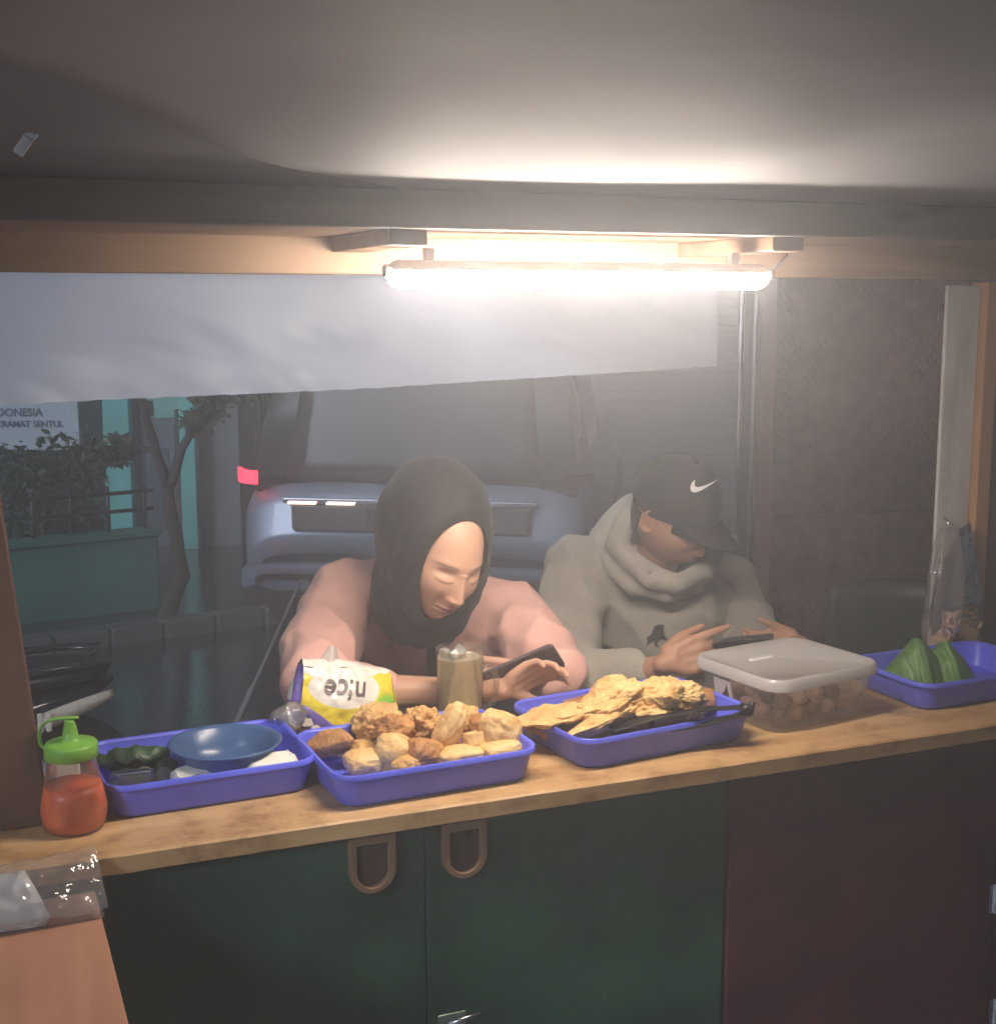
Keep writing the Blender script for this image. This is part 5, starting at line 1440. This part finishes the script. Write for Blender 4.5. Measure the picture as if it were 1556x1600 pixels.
def hand_chains(M, curl=(25, 30, 20), spread=5, thumb=(40, 20), side=1, scale=1.0, per=None):
    """palm and five fingers; local x = along the fingers, y = towards the thumb, -z = palm side"""
    ch = []
    S = scale
    fb = [(0.044, 0.030, 0.074), (0.048, 0.010, 0.083), (0.045, -0.010, 0.077), (0.038, -0.028, 0.060)]
    for k, (bx_, by_, ln) in enumerate(fb):
        c = per[k] if per else curl
        seg = [ln * .45, ln * .30, ln * .25]
        p = Vector((bx_, by_ * side, 0)); a = 0.0
        sp = R_((1.5 - k) * spread) * side
        pts = [(Vector((0.004, by_ * .75 * side, 0)), 0.0125 * S), (p.copy(), 0.0105 * S)]
        rr = [0.0092, 0.0082, 0.0068]
        for s_, dl in enumerate(seg):
            a += R_(c[s_])
            p = p + Vector((math.cos(a) * math.cos(sp), math.sin(sp) * math.cos(a), -math.sin(a))) * dl
            pts.append((p.copy(), rr[s_] * S * (0.92 if k == 3 else 1)))
        ch.append(pts)
    t0 = Vector((-0.012, 0.024 * side, -0.006)); th1, th2 = R_(thumb[0]), R_(thumb[1])
    d1 = Vector((math.cos(th1), math.sin(th1) * side, -0.25)).normalized(); d2 = Vector((math.cos(th1 - th2), math.sin(th1 - th2) * side, -0.35)).normalized()
    t1 = t0 + d1 * 0.038; t2 = t1 + d2 * 0.031; t3 = t2 + d2 * 0.024
    ch.append([(t0, .0145 * S), (t1, .011 * S), (t2, .0098 * S), (t3, .0078 * S)])
    ch.append([(Vector((-0.030, 0, 0)), .019 * S), (Vector((-0.004, 0.008 * side, 0)), .0165 * S)])
    ch.append([(Vector((-0.026, 0, 0)), .018 * S), (Vector((-0.0, -0.014 * side, 0)), .0155 * S)])
    return [[(M @ (p * S), r) for p, r in c] for c in ch]
def frame(origin, xdir, ydir):
    x = Vector(xdir).normalized(); y = Vector(ydir); y = (y - x * y.dot(x)).normalized(); z = x.cross(y)
    M = Matrix((x, y, z)).transposed().to_4x4(); M.translation = Vector(origin)
    return M
def set_tone(me, tones):
    at = me.color_attributes.new('tone', 'FLOAT_COLOR', 'POINT')
    at.data.foreach_set('color', [c for t in tones for c in (*t, 1.0)])
def make_body(name, label, chains, voxel, head, hc, HF, m, ears=False):
    me = blob(chains, voxel, 5)
    n0 = len(me.vertices)
    V = [tuple(c) for c in verts_np(me)]; Fc = [tuple(p.vertices) for p in me.polygons]
    bpy.data.meshes.remove(me)
    hv, hf, ht = head
    V += [tuple(hc + HF @ v) for v in hv]; Fc += [tuple(i + n0 for i in f) for f in hf]
    tones = [(1, 1, 1)] * n0 + ht
    if ears:
        for s in (-1, 1):
            e = ear(s); b = len(V)
            V += [tuple(hc + HF @ Vector(v)) for v in e.v]; Fc += [tuple(i + b for i in f) for f in e.f]; tones += [(1, .88, .85)] * len(e.v)
    me = bpy.data.meshes.new(name); me.from_pydata(V, [], Fc)
    set_tone(me, tones)
    o = mesh_obj(name, me, m)
    return tag(o, label, 'person')
def ray_ell(d, c, A):
    """exit distance along unit d from the origin for the ellipsoid |A (p - c)| = 1 (numpy)"""
    Ad = d @ A.T; Ac = A @ c
    a = (Ad ** 2).sum(1); b = -2 * (Ad @ Ac); cc = Ac @ Ac - 1
    disc = np.maximum(b * b - 4 * a * cc, 0)
    return (-b + np.sqrt(disc)) / (2 * a)
def ell_mat(R, rad):
    return np.diag([1 / r for r in rad]) @ np.array(R.transposed())
def axis_frame(d):
    z = Vector(d).normalized(); x = z.orthogonal().normalized(); y = z.cross(x)
    return Matrix((x, y, z)).transposed()

# ---------------------------------------------------------------- the woman
hc = PD(686, 868, 2.68)
HF = head_frame(R_(31), R_(20), R_(-8))
wh = face_head(.0735, .095, .117); HSC = 1.09
wh = ([v * HSC for v in wh[0]], wh[1], wh[2])
# phone first, the hands close on it
ph_c = PD(818, 1047, 2.61)
ph_x = (PD(866, 1029, 2.59) - PD(770, 1070, 2.61)).normalized()
ph_n = Vector((-0.25, 0.82, 0.42)); ph_n = (ph_n - ph_x * ph_n.dot(ph_x)).normalized()
ph_y = ph_n.cross(ph_x)
def phone(label, c, x, n, m, L=0.152, Wd=0.073):
    y = n.cross(x)
    M = Matrix((x, y, n)).transposed().to_4x4(); M.translation = c
    t = bpy.data.objects.new('phone', None); COL.objects.link(t); t.matrix_world = M; t.empty_display_size = .03
    tag(t, label, 'phone')
    q = MB(); rr_loft(q, [(L - .004, Wd - .004, .009, -.0045), (L, Wd, .011, -.003), (L, Wd, .011, .003), (L - .003, Wd - .003, .01, .0042)], True, True, n=5); q.build('case', m, t, smooth=False)
    q = MB(); rr_loft(q, [(L - .006, Wd - .006, .008, .0043), (L - .006, Wd - .006, .008, .0047)], False, True, n=4); q.build('screen', mat('phone_screen', (0.01, 0.01, 0.012), rough=0.08, var=0, emit=(0.6, 0.7, 0.9), estr=0.25), t)
    q = MB(); rr_loft(q, [(.022, .03, .006, -.0048), (.021, .029, .006, -.0072)], False, True, n=4); cam_ = q.build('camera_bump', mat('phone_black', (0.015, 0.015, 0.018), rough=0.2, var=0), t); cam_.location = (L / 2 - .02, Wd / 2 - .022, 0); cam_.scale = (1, 1, 1)
    q = MB(); q.box(-.008, .016, -Wd / 2 - .0009, -Wd / 2 + .001, -.001, .001); q.build('side_button', steel, t)
    return t
phone('dark phone held by the woman in the pink blouse', ph_c, ph_x, ph_n, mat('phone_case', (0.10, 0.075, 0.08), rough=0.3, var=0.1))
wl_wr = PD(776, 1086, 2.60)                       # wrist of the arm on the image's left
wr_wr = PD(848, 1086, 2.60)
SL, SR = PD(540, 930, 2.93), PD(800, 962, 2.95)
EL, ER = PD(487, 1074, 2.63), PD(872, 1060, 2.75)
neck0 = PD(676, 945, 2.90); chest = PD(672, 1030, 3.06)
pel = Vector((chest.x - .02, chest.y + .24, 0.53))
hipL, hipR = pel + Vector((-.10, 0, 0)), pel + Vector((.10, 0, 0))
kneeL, kneeR = pel + Vector((-.13, -.30, -.03)), pel + Vector((.13, -.30, -.03))
# hand under the phone, palm up, fingers curling up round its far edge; other hand holds the near edge
hx = (ph_x * 0.95 + Vector((0, 0, .12))).normalized()
ML = frame(ph_c - ph_n * 0.026 - ph_x * 0.020 - ph_y * 0.005, hx, -ph_y)
MR = frame(ph_c - ph_n * 0.014 + ph_x * 0.045 - ph_y * .045, (ph_y * 0.6 - ph_x * 0.75 + ph_n * .1), ph_n)
hl = hand_chains(ML @ Matrix.Rotation(math.pi, 4, 'X'), per=[(14, 30, 26), (12, 34, 26), (12, 34, 28), (14, 36, 28)], spread=5, thumb=(58, 18), side=1, scale=.92)
hr = hand_chains(frame(PD(794, 1056, 2.68), (-.95, -.1, -.02), (0.1, .5, .85)), curl=(38, 52, 36), spread=4, thumb=(12, 8), side=1, scale=.88)
wristL = ML @ Vector((-0.030 * .92, 0, 0)); wristR = PD(822, 1058, 2.67)
body_ch = [
    [(pel, .11), (pel.lerp(chest, .5), .10), (chest, .10), (neck0, .05), (hc - Vector((0, -.02, .02)), .052)],
    [(SL, .045), (PD(515, 985, 2.86), .040), (PD(497, 1030, 2.74), .040), (EL + Vector((0, 0, .012)), .034), (PD(600, 1080, 2.66), .036), (PD(700, 1082, 2.68), .031), (wristL, .0215)],
    [(SR, .045), (PD(836, 1010, 2.86), .040), (PD(856, 1036, 2.80), .038), (ER + Vector((0, 0, .012)), .034), (PD(852, 1056, 2.73), .029), (wristR, .022)],
    [(chest, .09), (SL, .045)], [(chest, .09), (SR, .045)],
    [(hipL, .08), (kneeL, .055), (kneeL + Vector((0, .02, -.42)), .04), (kneeL + Vector((0, -.10, -.46)), .03)],
    [(hipR, .08), (kneeR, .055), (kneeR + Vector((0, .02, -.42)), .04), (kneeR + Vector((0, -.10, -.46)), .03)],
] + hl + hr
woman = make_body('person', 'person in black headscarf and pink blouse looking down at a phone', body_ch, 0.0042, wh, hc, HF, skin_w)
# blouse
pink = mat('pink_blouse', (0.84, 0.48, 0.41), rough=0.75, var=0.06, vscale=12, bump=0.15, bscale=220, sheen=0.15)
bl_ch = [
    [(pel + Vector((0, 0, -.02)), .165), (pel.lerp(chest, .5), .14), (chest, .125), (neck0 + Vector((0, .01, -.03)), .075)],
    [(SL + Vector((.10, .02, -.0)), .082), (SL, .080), (PD(515, 985, 2.86), .080), (PD(497, 1030, 2.74), .082), (EL + Vector((0, 0, .018)), .066), (PD(545, 1070, 2.65), .054), (PD(590, 1074, 2.66), .047)],
    [(SR + Vector((-.08, .02, 0)), .078), (SR + Vector((.008, 0, 0)), .078), (PD(836, 1010, 2.86), .080), (PD(856, 1036, 2.80), .074), (ER + Vector((0, 0, .014)), .060), (PD(858, 1054, 2.74), .050)],
    [(chest, .11), (SL, .075)], [(chest, .11), (SR, .075)],
]
bme = blob(bl_ch, 0.007, 7)
def fold_w(p):
    a = noise.noise(p * 7) * .008 + noise.noise(p * 15 + Vector((3, 1, 5))) * .004
    ridge = 1 - abs(noise.noise(Vector((p.x * 10 + p.z * 9, p.y * 9, p.z * 7 - p.x * 6)) + Vector((9, 2, 4)))) * 2
    ridge2 = 1 - abs(noise.noise(Vector((p.x * 20 - p.z * 12, p.y * 12, p.z * 18)) + Vector((1, 7, 2)))) * 2
    return a + 0.010 * max(0, ridge) ** 2 - .004 + 0.004 * max(0, ridge2) ** 2
wrinkle(bme, fold_w)
blo = mesh_obj('blouse', bme, pink, woman); sm_ = blo.modifiers.new('soft', 'SMOOTH'); sm_.factor = 0.5; sm_.iterations = 9
from mathutils.bvhtree import BVHTree
def bvh_of(me):
    return BVHTree.FromPolygons([tuple(v.co) for v in me.vertices], [tuple(p.vertices) for p in me.polygons])
def on_surface(bv, px, py, off=0.002, default=2.9):
    d = ray(px, py).normalized()
    h = bv.ray_cast(_C, d)
    if h[0] is None: return PD(px, py, default)
    n = h[1] if h[1].dot(d) < 0 else -h[1]
    return h[0] + n * off
def decal(name, polys, bv, m, parent, off=0.003, quads=None):
    q = MB()
    for poly in polys:
        q.add([on_surface(bv, x, y, off) for x, y in poly], [tuple(range(len(poly)))])
    o = q.build(name, m, parent)
    return o
bvb = bvh_of(bme)
# collar points lying on the blouse, and the dark placket
def strip_on(name, left, right, bv, m, parent, off=0.004, n=14, solid=0.003):
    def lp(pts, t):
        k = t * (len(pts) - 1); i = min(int(k), len(pts) - 2); f = k - i
        return (pts[i][0] + (pts[i+1][0] - pts[i][0]) * f, pts[i][1] + (pts[i+1][1] - pts[i][1]) * f)
    def fn(a, b):
        l, r = lp(left, b), lp(right, b)
        return on_surface(bv, l[0] + (r[0] - l[0]) * a, l[1] + (r[1] - l[1]) * a, off)
    q = MB(); q.grid(fn, 8, n)
    return q.build(name, m, parent, smooth=True, solid=solid)
strip_on('collar', [(580, 962), (584, 990), (597, 1010)], [(584, 962), (602, 988), (617, 1005)], bvb, pink, woman, .005)
strip_on('placket', [(668, 990), (668, 1030), (669, 1072)], [(686, 990), (686, 1030), (686, 1072)], bvb, mat('black_cloth', (0.012, 0.011, 0.011), rough=0.8, var=0.2), woman, .004)
# trousers and shoes (under the counter)
tr_me = blob([[(hipL, .10), (kneeL, .075), (kneeL + Vector((0, .02, -.40)), .055)], [(hipR, .10), (kneeR, .075), (kneeR + Vector((0, .02, -.40)), .055)], [(hipL, .10), (hipR, .10)]], 0.012, 5)
mesh_obj('trousers', tr_me, mat('dark_trousers', (0.03, 0.03, 0.035), rough=0.8, var=0.2), woman)
# headscarf: one cloth surface from the face opening round the head and down over the chest
scarf = mat('black_scarf', (0.007, 0.0065, 0.0065), rough=0.75, var=0.15, vscale=9, sheen=0.08, bump=0.12, bscale=260)
T = PD(672, 1012, 2.76); T2 = PD(648, 950, 2.95)
def scarf_radius(dirs):
    r = []
    R3 = HF
    c = np.array(HF @ Vector((0, -.050, .040)))
    r.append(ray_ell(dirs, c, ell_mat(R3, (.110, .140, .142))))
    d1 = T - hc
    r.append(ray_ell(dirs, np.array(d1 * .46), ell_mat(axis_frame(d1), (.088, .074, d1.length * .62))))
    d2 = T2 - hc
    r.append(ray_ell(dirs, np.array(d2 * .42), ell_mat(axis_frame(d2), (.122, .112, d2.length * .92))))
    r = np.stack(r)
    return (r ** 14).mean(0) ** (1 / 14) * 3 ** (1 / 14)
NP_, NB_ = 120, 70
edge = []
for i in range(NP_):
    t = 2 * math.pi * i / NP_
    c_, s_ = math.cos(t), math.sin(t)
    zz = (.090 * s_ if s_ > 0 else .140 * s_)
    wd = .072 * (1 - .12 * max(0, -s_))
    edge.append(HF @ Vector((wd * c_, .060 - .012 * max(0, s_) + .004 * c_ * c_, zz + .0)).normalized())
pole = HF @ Vector((0, -1, -.25)).normalized()
dirs = []
for j in range(NB_):
    b = (j / (NB_ - 1)) ** 1.25
    for e_ in edge:
        ang_ = e_.angle(pole); 
        ax_ = e_.cross(pole).normalized()
        dirs.append(Matrix.Rotation(ang_ * b * .985, 3, ax_) @ e_)
dn = np.array([tuple(d) for d in dirs])
rad = scarf_radius(dn)
rf = ray_ell(dn, np.zeros(3), ell_mat(HF, (.0735 * HSC, .0965 * HSC, .117 * HSC)))
V = []
for k in range(len(dirs)):
    j = k // NP_; b = (j / (NB_ - 1)) ** 1.25
    w_ = 1 - math.exp(-((b + .003) / (.05 + .07 * max(0, -math.sin(2 * math.pi * (k % NP_) / NP_)))))
    r = (rf[k] + .005) * (1 - w_) + rad[k] * w_
    d = dirs[k]; p = hc + d * r
    below = max(0.0, -d.z)
    fold = 0.010 * below * noise.noise(Vector((d.x * 6, d.y * 6, d.z * 2.5))) * w_ + 0.004 * w_ * noise.noise(d * 5) + 0.005 * below * w_ * math.sin(math.atan2(d.x, -d.y) * 14 + 6 * d.z)
    V.append(p + d * fold)
Fq = []
for j in range(NB_ - 1):
    for i in range(NP_):
        i2 = (i + 1) % NP_
        Fq.append((j*NP_+i, j*NP_+i2, (j+1)*NP_+i2, (j+1)*NP_+i))
q = MB(); q.add(V, Fq)
q.build('headscarf', scarf, woman, smooth=True, solid=0.003)
# bench under both people
bw = wood('bench_wood', (0.30, 0.17, 0.09), (0.18, 0.10, 0.05), 0.6)
BN = thing('bench', 'plain wooden bench that the two people sit on', 'bench', (0.15, pel.y + .06, 0), R_(10))
q = MB(); q.box(-.65, .75, -.15, .15, .38, .415); q.build('seat', bw, BN, bev=.004)
for x in (-.55, .62):
    for y in (-.11, .11):
        q = MB(); q.box(x - .02, x + .02, y - .02, y + .02, 0, .3795); q.build('leg', bw, BN, bev=.003)

# ---------------------------------------------------------------- the man
mh = PD(1052, 802, 3.08)
MF = head_frame(R_(47), R_(30), R_(4))
mhd = face_head(.077, .099, .121, male=True)
mS, mS2 = PD(905, 893, 3.20), PD(1128, 912, 3.42)
mE = PD(905, 1066, 2.84); mE2 = PD(1205, 1062, 3.02)
mN = PD(1010, 905, 3.22); mC = PD(1030, 990, 3.25)
mP = Vector((mC.x, mC.y + .22, .53))
p2c = PD(1152, 1010, 2.76); p2x = (PD(1216, 1003, 2.82) - PD(1092, 1016, 2.72)).normalized()
p2n = Vector((-.1, .72, .68)); p2n = (p2n - p2x * p2n.dot(p2x)).normalized()
phone('black phone held sideways in both hands by the man in the cap', p2c, p2x, p2n, mat('phone_case_grey', (0.05, 0.05, 0.052), rough=0.2, var=0.05))
mwl = PD(1012, 1047, 2.74)
hm1 = hand_chains(frame(PD(1058, 1032, 2.70), (PD(1125, 1014, 2.73) - PD(1012, 1047, 2.72)), (0.1, .35, .9)), per=[(4, 8, 6), (30, 45, 30), (34, 48, 32), (36, 50, 32)], spread=3, thumb=(30, 20), side=1, scale=1.05)
mwr = PD(1262, 1024, 2.90)
hm2 = hand_chains(frame(PD(1234, 1006, 2.86), (-1, -.25, .02), (-.1, .75, .6)), per=[(6, 10, 8), (10, 16, 12), (12, 20, 14), (14, 22, 16)], spread=3, thumb=(24, 12), side=1, scale=.9)
mhipL, mhipR = mP + Vector((-.11, 0, 0)), mP + Vector((.11, 0, 0))
mkL, mkR = mP + Vector((-.15, -.32, -.02)), mP + Vector((.15, -.32, -.02))
mch = [
    [(mP, .12), (mP.lerp(mC, .5), .11), (mC, .12), (mN, .056), (mh - Vector((0, -.02, .03)), .056)],
    [(mS, .05), (PD(888, 985, 3.06), .045), (PD(888, 1032, 2.94), .043), (mE + Vector((0, 0, .01)), .038), (PD(948, 1060, 2.80), .034), (mwl, .027), (PD(1050, 1034, 2.70), .021)],
    [(mS2, .05), (PD(1168, 990, 3.26), .042), (mE2 + Vector((0, 0, .008)), .036), (PD(1235, 1044, 2.95), .03), (mwr, .026), (PD(1242, 1008, 2.85), .021)],
    [(mC, .10), (mS, .05)], [(mC, .10), (mS2, .05)],
    [(mhipL, .085), (mkL, .058), (mkL + Vector((0, .02, -.42)), .042), (mkL + Vector((0, -.11, -.46)), .032)],
    [(mhipR, .085), (mkR, .058), (mkR + Vector((0, .02, -.42)), .042), (mkR + Vector((0, -.11, -.46)), .032)],
] + hm1 + hm2
man = make_body('person', 'person in grey hoodie and black cap bent over a phone', mch, 0.0044, mhd, mh, MF, skin_m, ears=True)
hood_m = mat('grey_hoodie', (0.36, 0.34, 0.29), rough=0.85, var=0.10, vscale=14, bump=0.5, bscale=330, sheen=0.2)
hch = [
    [(mP + Vector((0, 0, -.02)), .175), (mP.lerp(mC, .5), .165), (mC, .165), (mN + Vector((0, .02, -.05)), .10)],
    [(mS + Vector((.12, .02, -.02)), .10), (mS, .090), (PD(888, 985, 3.06), .088), (PD(888, 1032, 2.94), .084), (mE + Vector((0, 0, .014)), .070), (PD(948, 1060, 2.80), .056), (PD(985, 1052, 2.76), .045)],
    [(mS2 + Vector((-.12, .02, -.02)), .10), (mS2, .088), (PD(1168, 990, 3.26), .07), (mE2 + Vector((0, 0, .01)), .066), (PD(1235, 1044, 2.95), .045)],
    [(mC, .15), (mS, .09)], [(mC, .15), (mS2, .09)],
]
hme = blob(hch, 0.008, 8)
def fold_m(p):
    a = noise.noise(p * 6) * .010 + noise.noise(p * 13 + Vector((3, 1, 5))) * .004
    ridge = 1 - abs(noise.noise(Vector((p.x * 8 + p.z * 8, p.y * 7, p.z * 4 - p.x * 5)) + Vector((4, 8, 1)))) * 2
    return a + 0.014 * max(0, ridge) ** 2 - .004
wrinkle(hme, fold_m)
hoodie = mesh_obj('hoodie', hme, hood_m, man); sm_ = hoodie.modifiers.new('soft', 'SMOOTH'); sm_.factor = 0.5; sm_.iterations = 4
# hood lying in thick folds round the neck
hood1 = blob([[(PD(1000, 788, 3.17), .020), (PD(978, 812, 3.12), .026), (PD(964, 848, 3.10), .028), (PD(985, 880, 3.06), .028), (PD(1018, 902, 3.03), .027), (PD(1058, 912, 3.02), .023), (PD(1095, 895, 3.10), .023), (PD(1110, 870, 3.22), .028), (PD(1110, 830, 3.32), .04), (PD(1050, 800, 3.34), .037), (PD(1005, 795, 3.25), .04)],
              [(PD(950, 850, 3.18), .028), (PD(956, 882, 3.12), .025), (PD(990, 912, 3.07), .023), (PD(1040, 930, 3.05), .018), (PD(1085, 915, 3.1), .020)],
              [(PD(990, 800, 3.2), .05), (PD(955, 850, 3.2), .06), (PD(1000, 880, 3.25), .06)]], 0.0065, 6)
wrinkle(hood1, lambda p: noise.noise(p * 14) * .005 + .004 * (1 - abs(noise.noise(Vector((p.x * 12 + p.z * 16, p.y * 10, p.z * 6)))) * 2))
mesh_obj('hood', hood1, hood_m, man)
bvh_h = bvh_of(hood1); bvm = bvh_of(hme)
pe = on_surface(bvh_h, 1013, 893, .001)
q = MB(); q.lathe([(.003, 0), (.0055, .0006), (.006, .0015), (.0035, .0018)], 16, M=Matrix.Translation(pe) @ (_C - pe).to_track_quat('Z', 'Y').to_matrix().to_4x4()); q.build('eyelet', mat('brass', (0.5, 0.4, 0.22), rough=0.35, metal=0.9, var=0.1), man, smooth=True)
# small dark animal print on the chest
PX = lambda pts: [(830 + x * 450 / 1556, 680 + y * 450 / 1556) for x, y in pts]
emb = mat('dark_print', (0.03, 0.028, 0.027), rough=0.8, var=0.1)
decal('chest_print', [PX([(648, 1075), (668, 1030), (700, 1018), (722, 1025), (716, 1060), (724, 1090), (690, 1110), (660, 1110)]), PX([(620, 1095), (650, 1075), (662, 1110), (640, 1125), (618, 1140), (626, 1118)]), PX([(660, 1108), (690, 1106), (680, 1128), (692, 1148), (668, 1138)]), PX([(706, 1092), (724, 1088), (738, 1100), (716, 1104)]), PX([(735, 1140), (748, 1128), (765, 1138), (758, 1155), (740, 1156)])], bvm, emb, man, .004)
tr_me = blob([[(mhipL, .105), (mkL, .08), (mkL + Vector((0, .02, -.40)), .058)], [(mhipR, .105), (mkR, .08), (mkR + Vector((0, .02, -.40)), .058)], [(mhipL, .105), (mhipR, .105)]], 0.012, 5)
mesh_obj('trousers', tr_me, MATS['dark_trousers'], man)
# black cap with a curved peak
capm_ = mat('black_cap', (0.007, 0.0065, 0.0065), rough=0.75, var=0.12, bump=0.15, bscale=300)
CR = (.086, .112, .112); CC = Vector((0, -.006, .028))
q = MB()
def dome(a, b):
    th = 2 * math.pi * a; ph = b * math.pi / 2
    k = 1 + .012 * abs(math.sin(th * 3)) * math.cos(ph)
    z0 = -.022 if math.sin(th) < 0 else -.022 + .030 * math.sin(th)
    zz = z0 + (CR[2] - z0) * math.sin(ph)
    rr = math.sqrt(max(0, 1 - (zz / CR[2]) ** 2)) if zz > 0 else 1 - .02 * (zz / .03) ** 2
    return mh + MF @ (CC + Vector((CR[0] * rr * math.cos(th) * k, CR[1] * rr * math.sin(th) * k, zz)))
q.grid(dome, 72, 22, closed_u=True)
cap = q.build('cap', capm_, man, smooth=True, solid=0.003)
q = MB()
def peak(a, b):
    x = (a - .5) * 2
    th = math.pi / 2 + x * 1.05
    ex = CC + Vector((CR[0] * math.cos(th) * .99, CR[1] * math.sin(th) * .99, .012 - .012 * (1 - math.sin(th))))
    out = Vector((x * .012, .082 * (1 - abs(x) ** 2.6), -.020))
    return mh + MF @ (ex + out * b + Vector((0, 0, .010 * b * (1 - x * x) - .018 * x * x * b)))
q.grid(peak, 30, 10); q.build('peak', capm_, cap, smooth=True, solid=0.003)
q = MB(); q.lathe([(.0, .004), (.005, .003), (.007, 0)], 14, M=Matrix.Translation(mh + MF @ (CC + Vector((0, 0, CR[2])))) @ MF.to_4x4()); q.build('cap_button', capm_, cap, smooth=True)
dg = bpy.context.evaluated_depsgraph_get()
cme = bpy.data.meshes.new_from_object(cap.evaluated_get(dg)); bvc = bvh_of(cme); bpy.data.meshes.remove(cme)
PX2 = lambda x, y: (960 + x * 240 / 1556, 720 + y * 240 / 1556)
up_ = [(812, 195), (808, 232), (812, 258), (832, 270), (880, 262), (930, 244), (985, 220), (1050, 188)]
lo_ = [(812, 195), (780, 225), (764, 268), (772, 308), (806, 326), (862, 308), (940, 264), (1050, 188)]
def sw(a, b):
    def lp(P, t):
        k = t * (len(P) - 1); i = min(int(k), len(P) - 2); f = k - i
        return (P[i][0] + (P[i+1][0] - P[i][0]) * f, P[i][1] + (P[i+1][1] - P[i][1]) * f)
    A, B_ = lp(up_, a), lp(lo_, a)
    return on_surface(bvc, *PX2(A[0] + (B_[0] - A[0]) * b, A[1] + (B_[1] - A[1]) * b), .0022, 3.0)
q = MB(); q.grid(sw, 30, 4); q.build('tick_mark', mat('white_thread', (0.8, 0.79, 0.78), rough=0.6, var=0.03), cap, smooth=True, solid=0.0008)
# hair below the cap at the back and sides
hr_m = mat('black_hair', (0.012, 0.010, 0.009), rough=0.5, var=0.2)
q = MB()
def hair(a, b):
    th = math.pi + .30 + a * (math.pi - .60)
    zz = -.005 - .055 * b
    rr = 1.0 - .05 * b
    return mh + MF @ (Vector((0, -.004, 0)) + Vector((.0785 * rr * math.cos(th), .100 * rr * math.sin(th) * (1 - .1 * b), zz)))
q.grid(hair, 40, 8); q.build('hair', hr_m, man, smooth=True, solid=0.003)
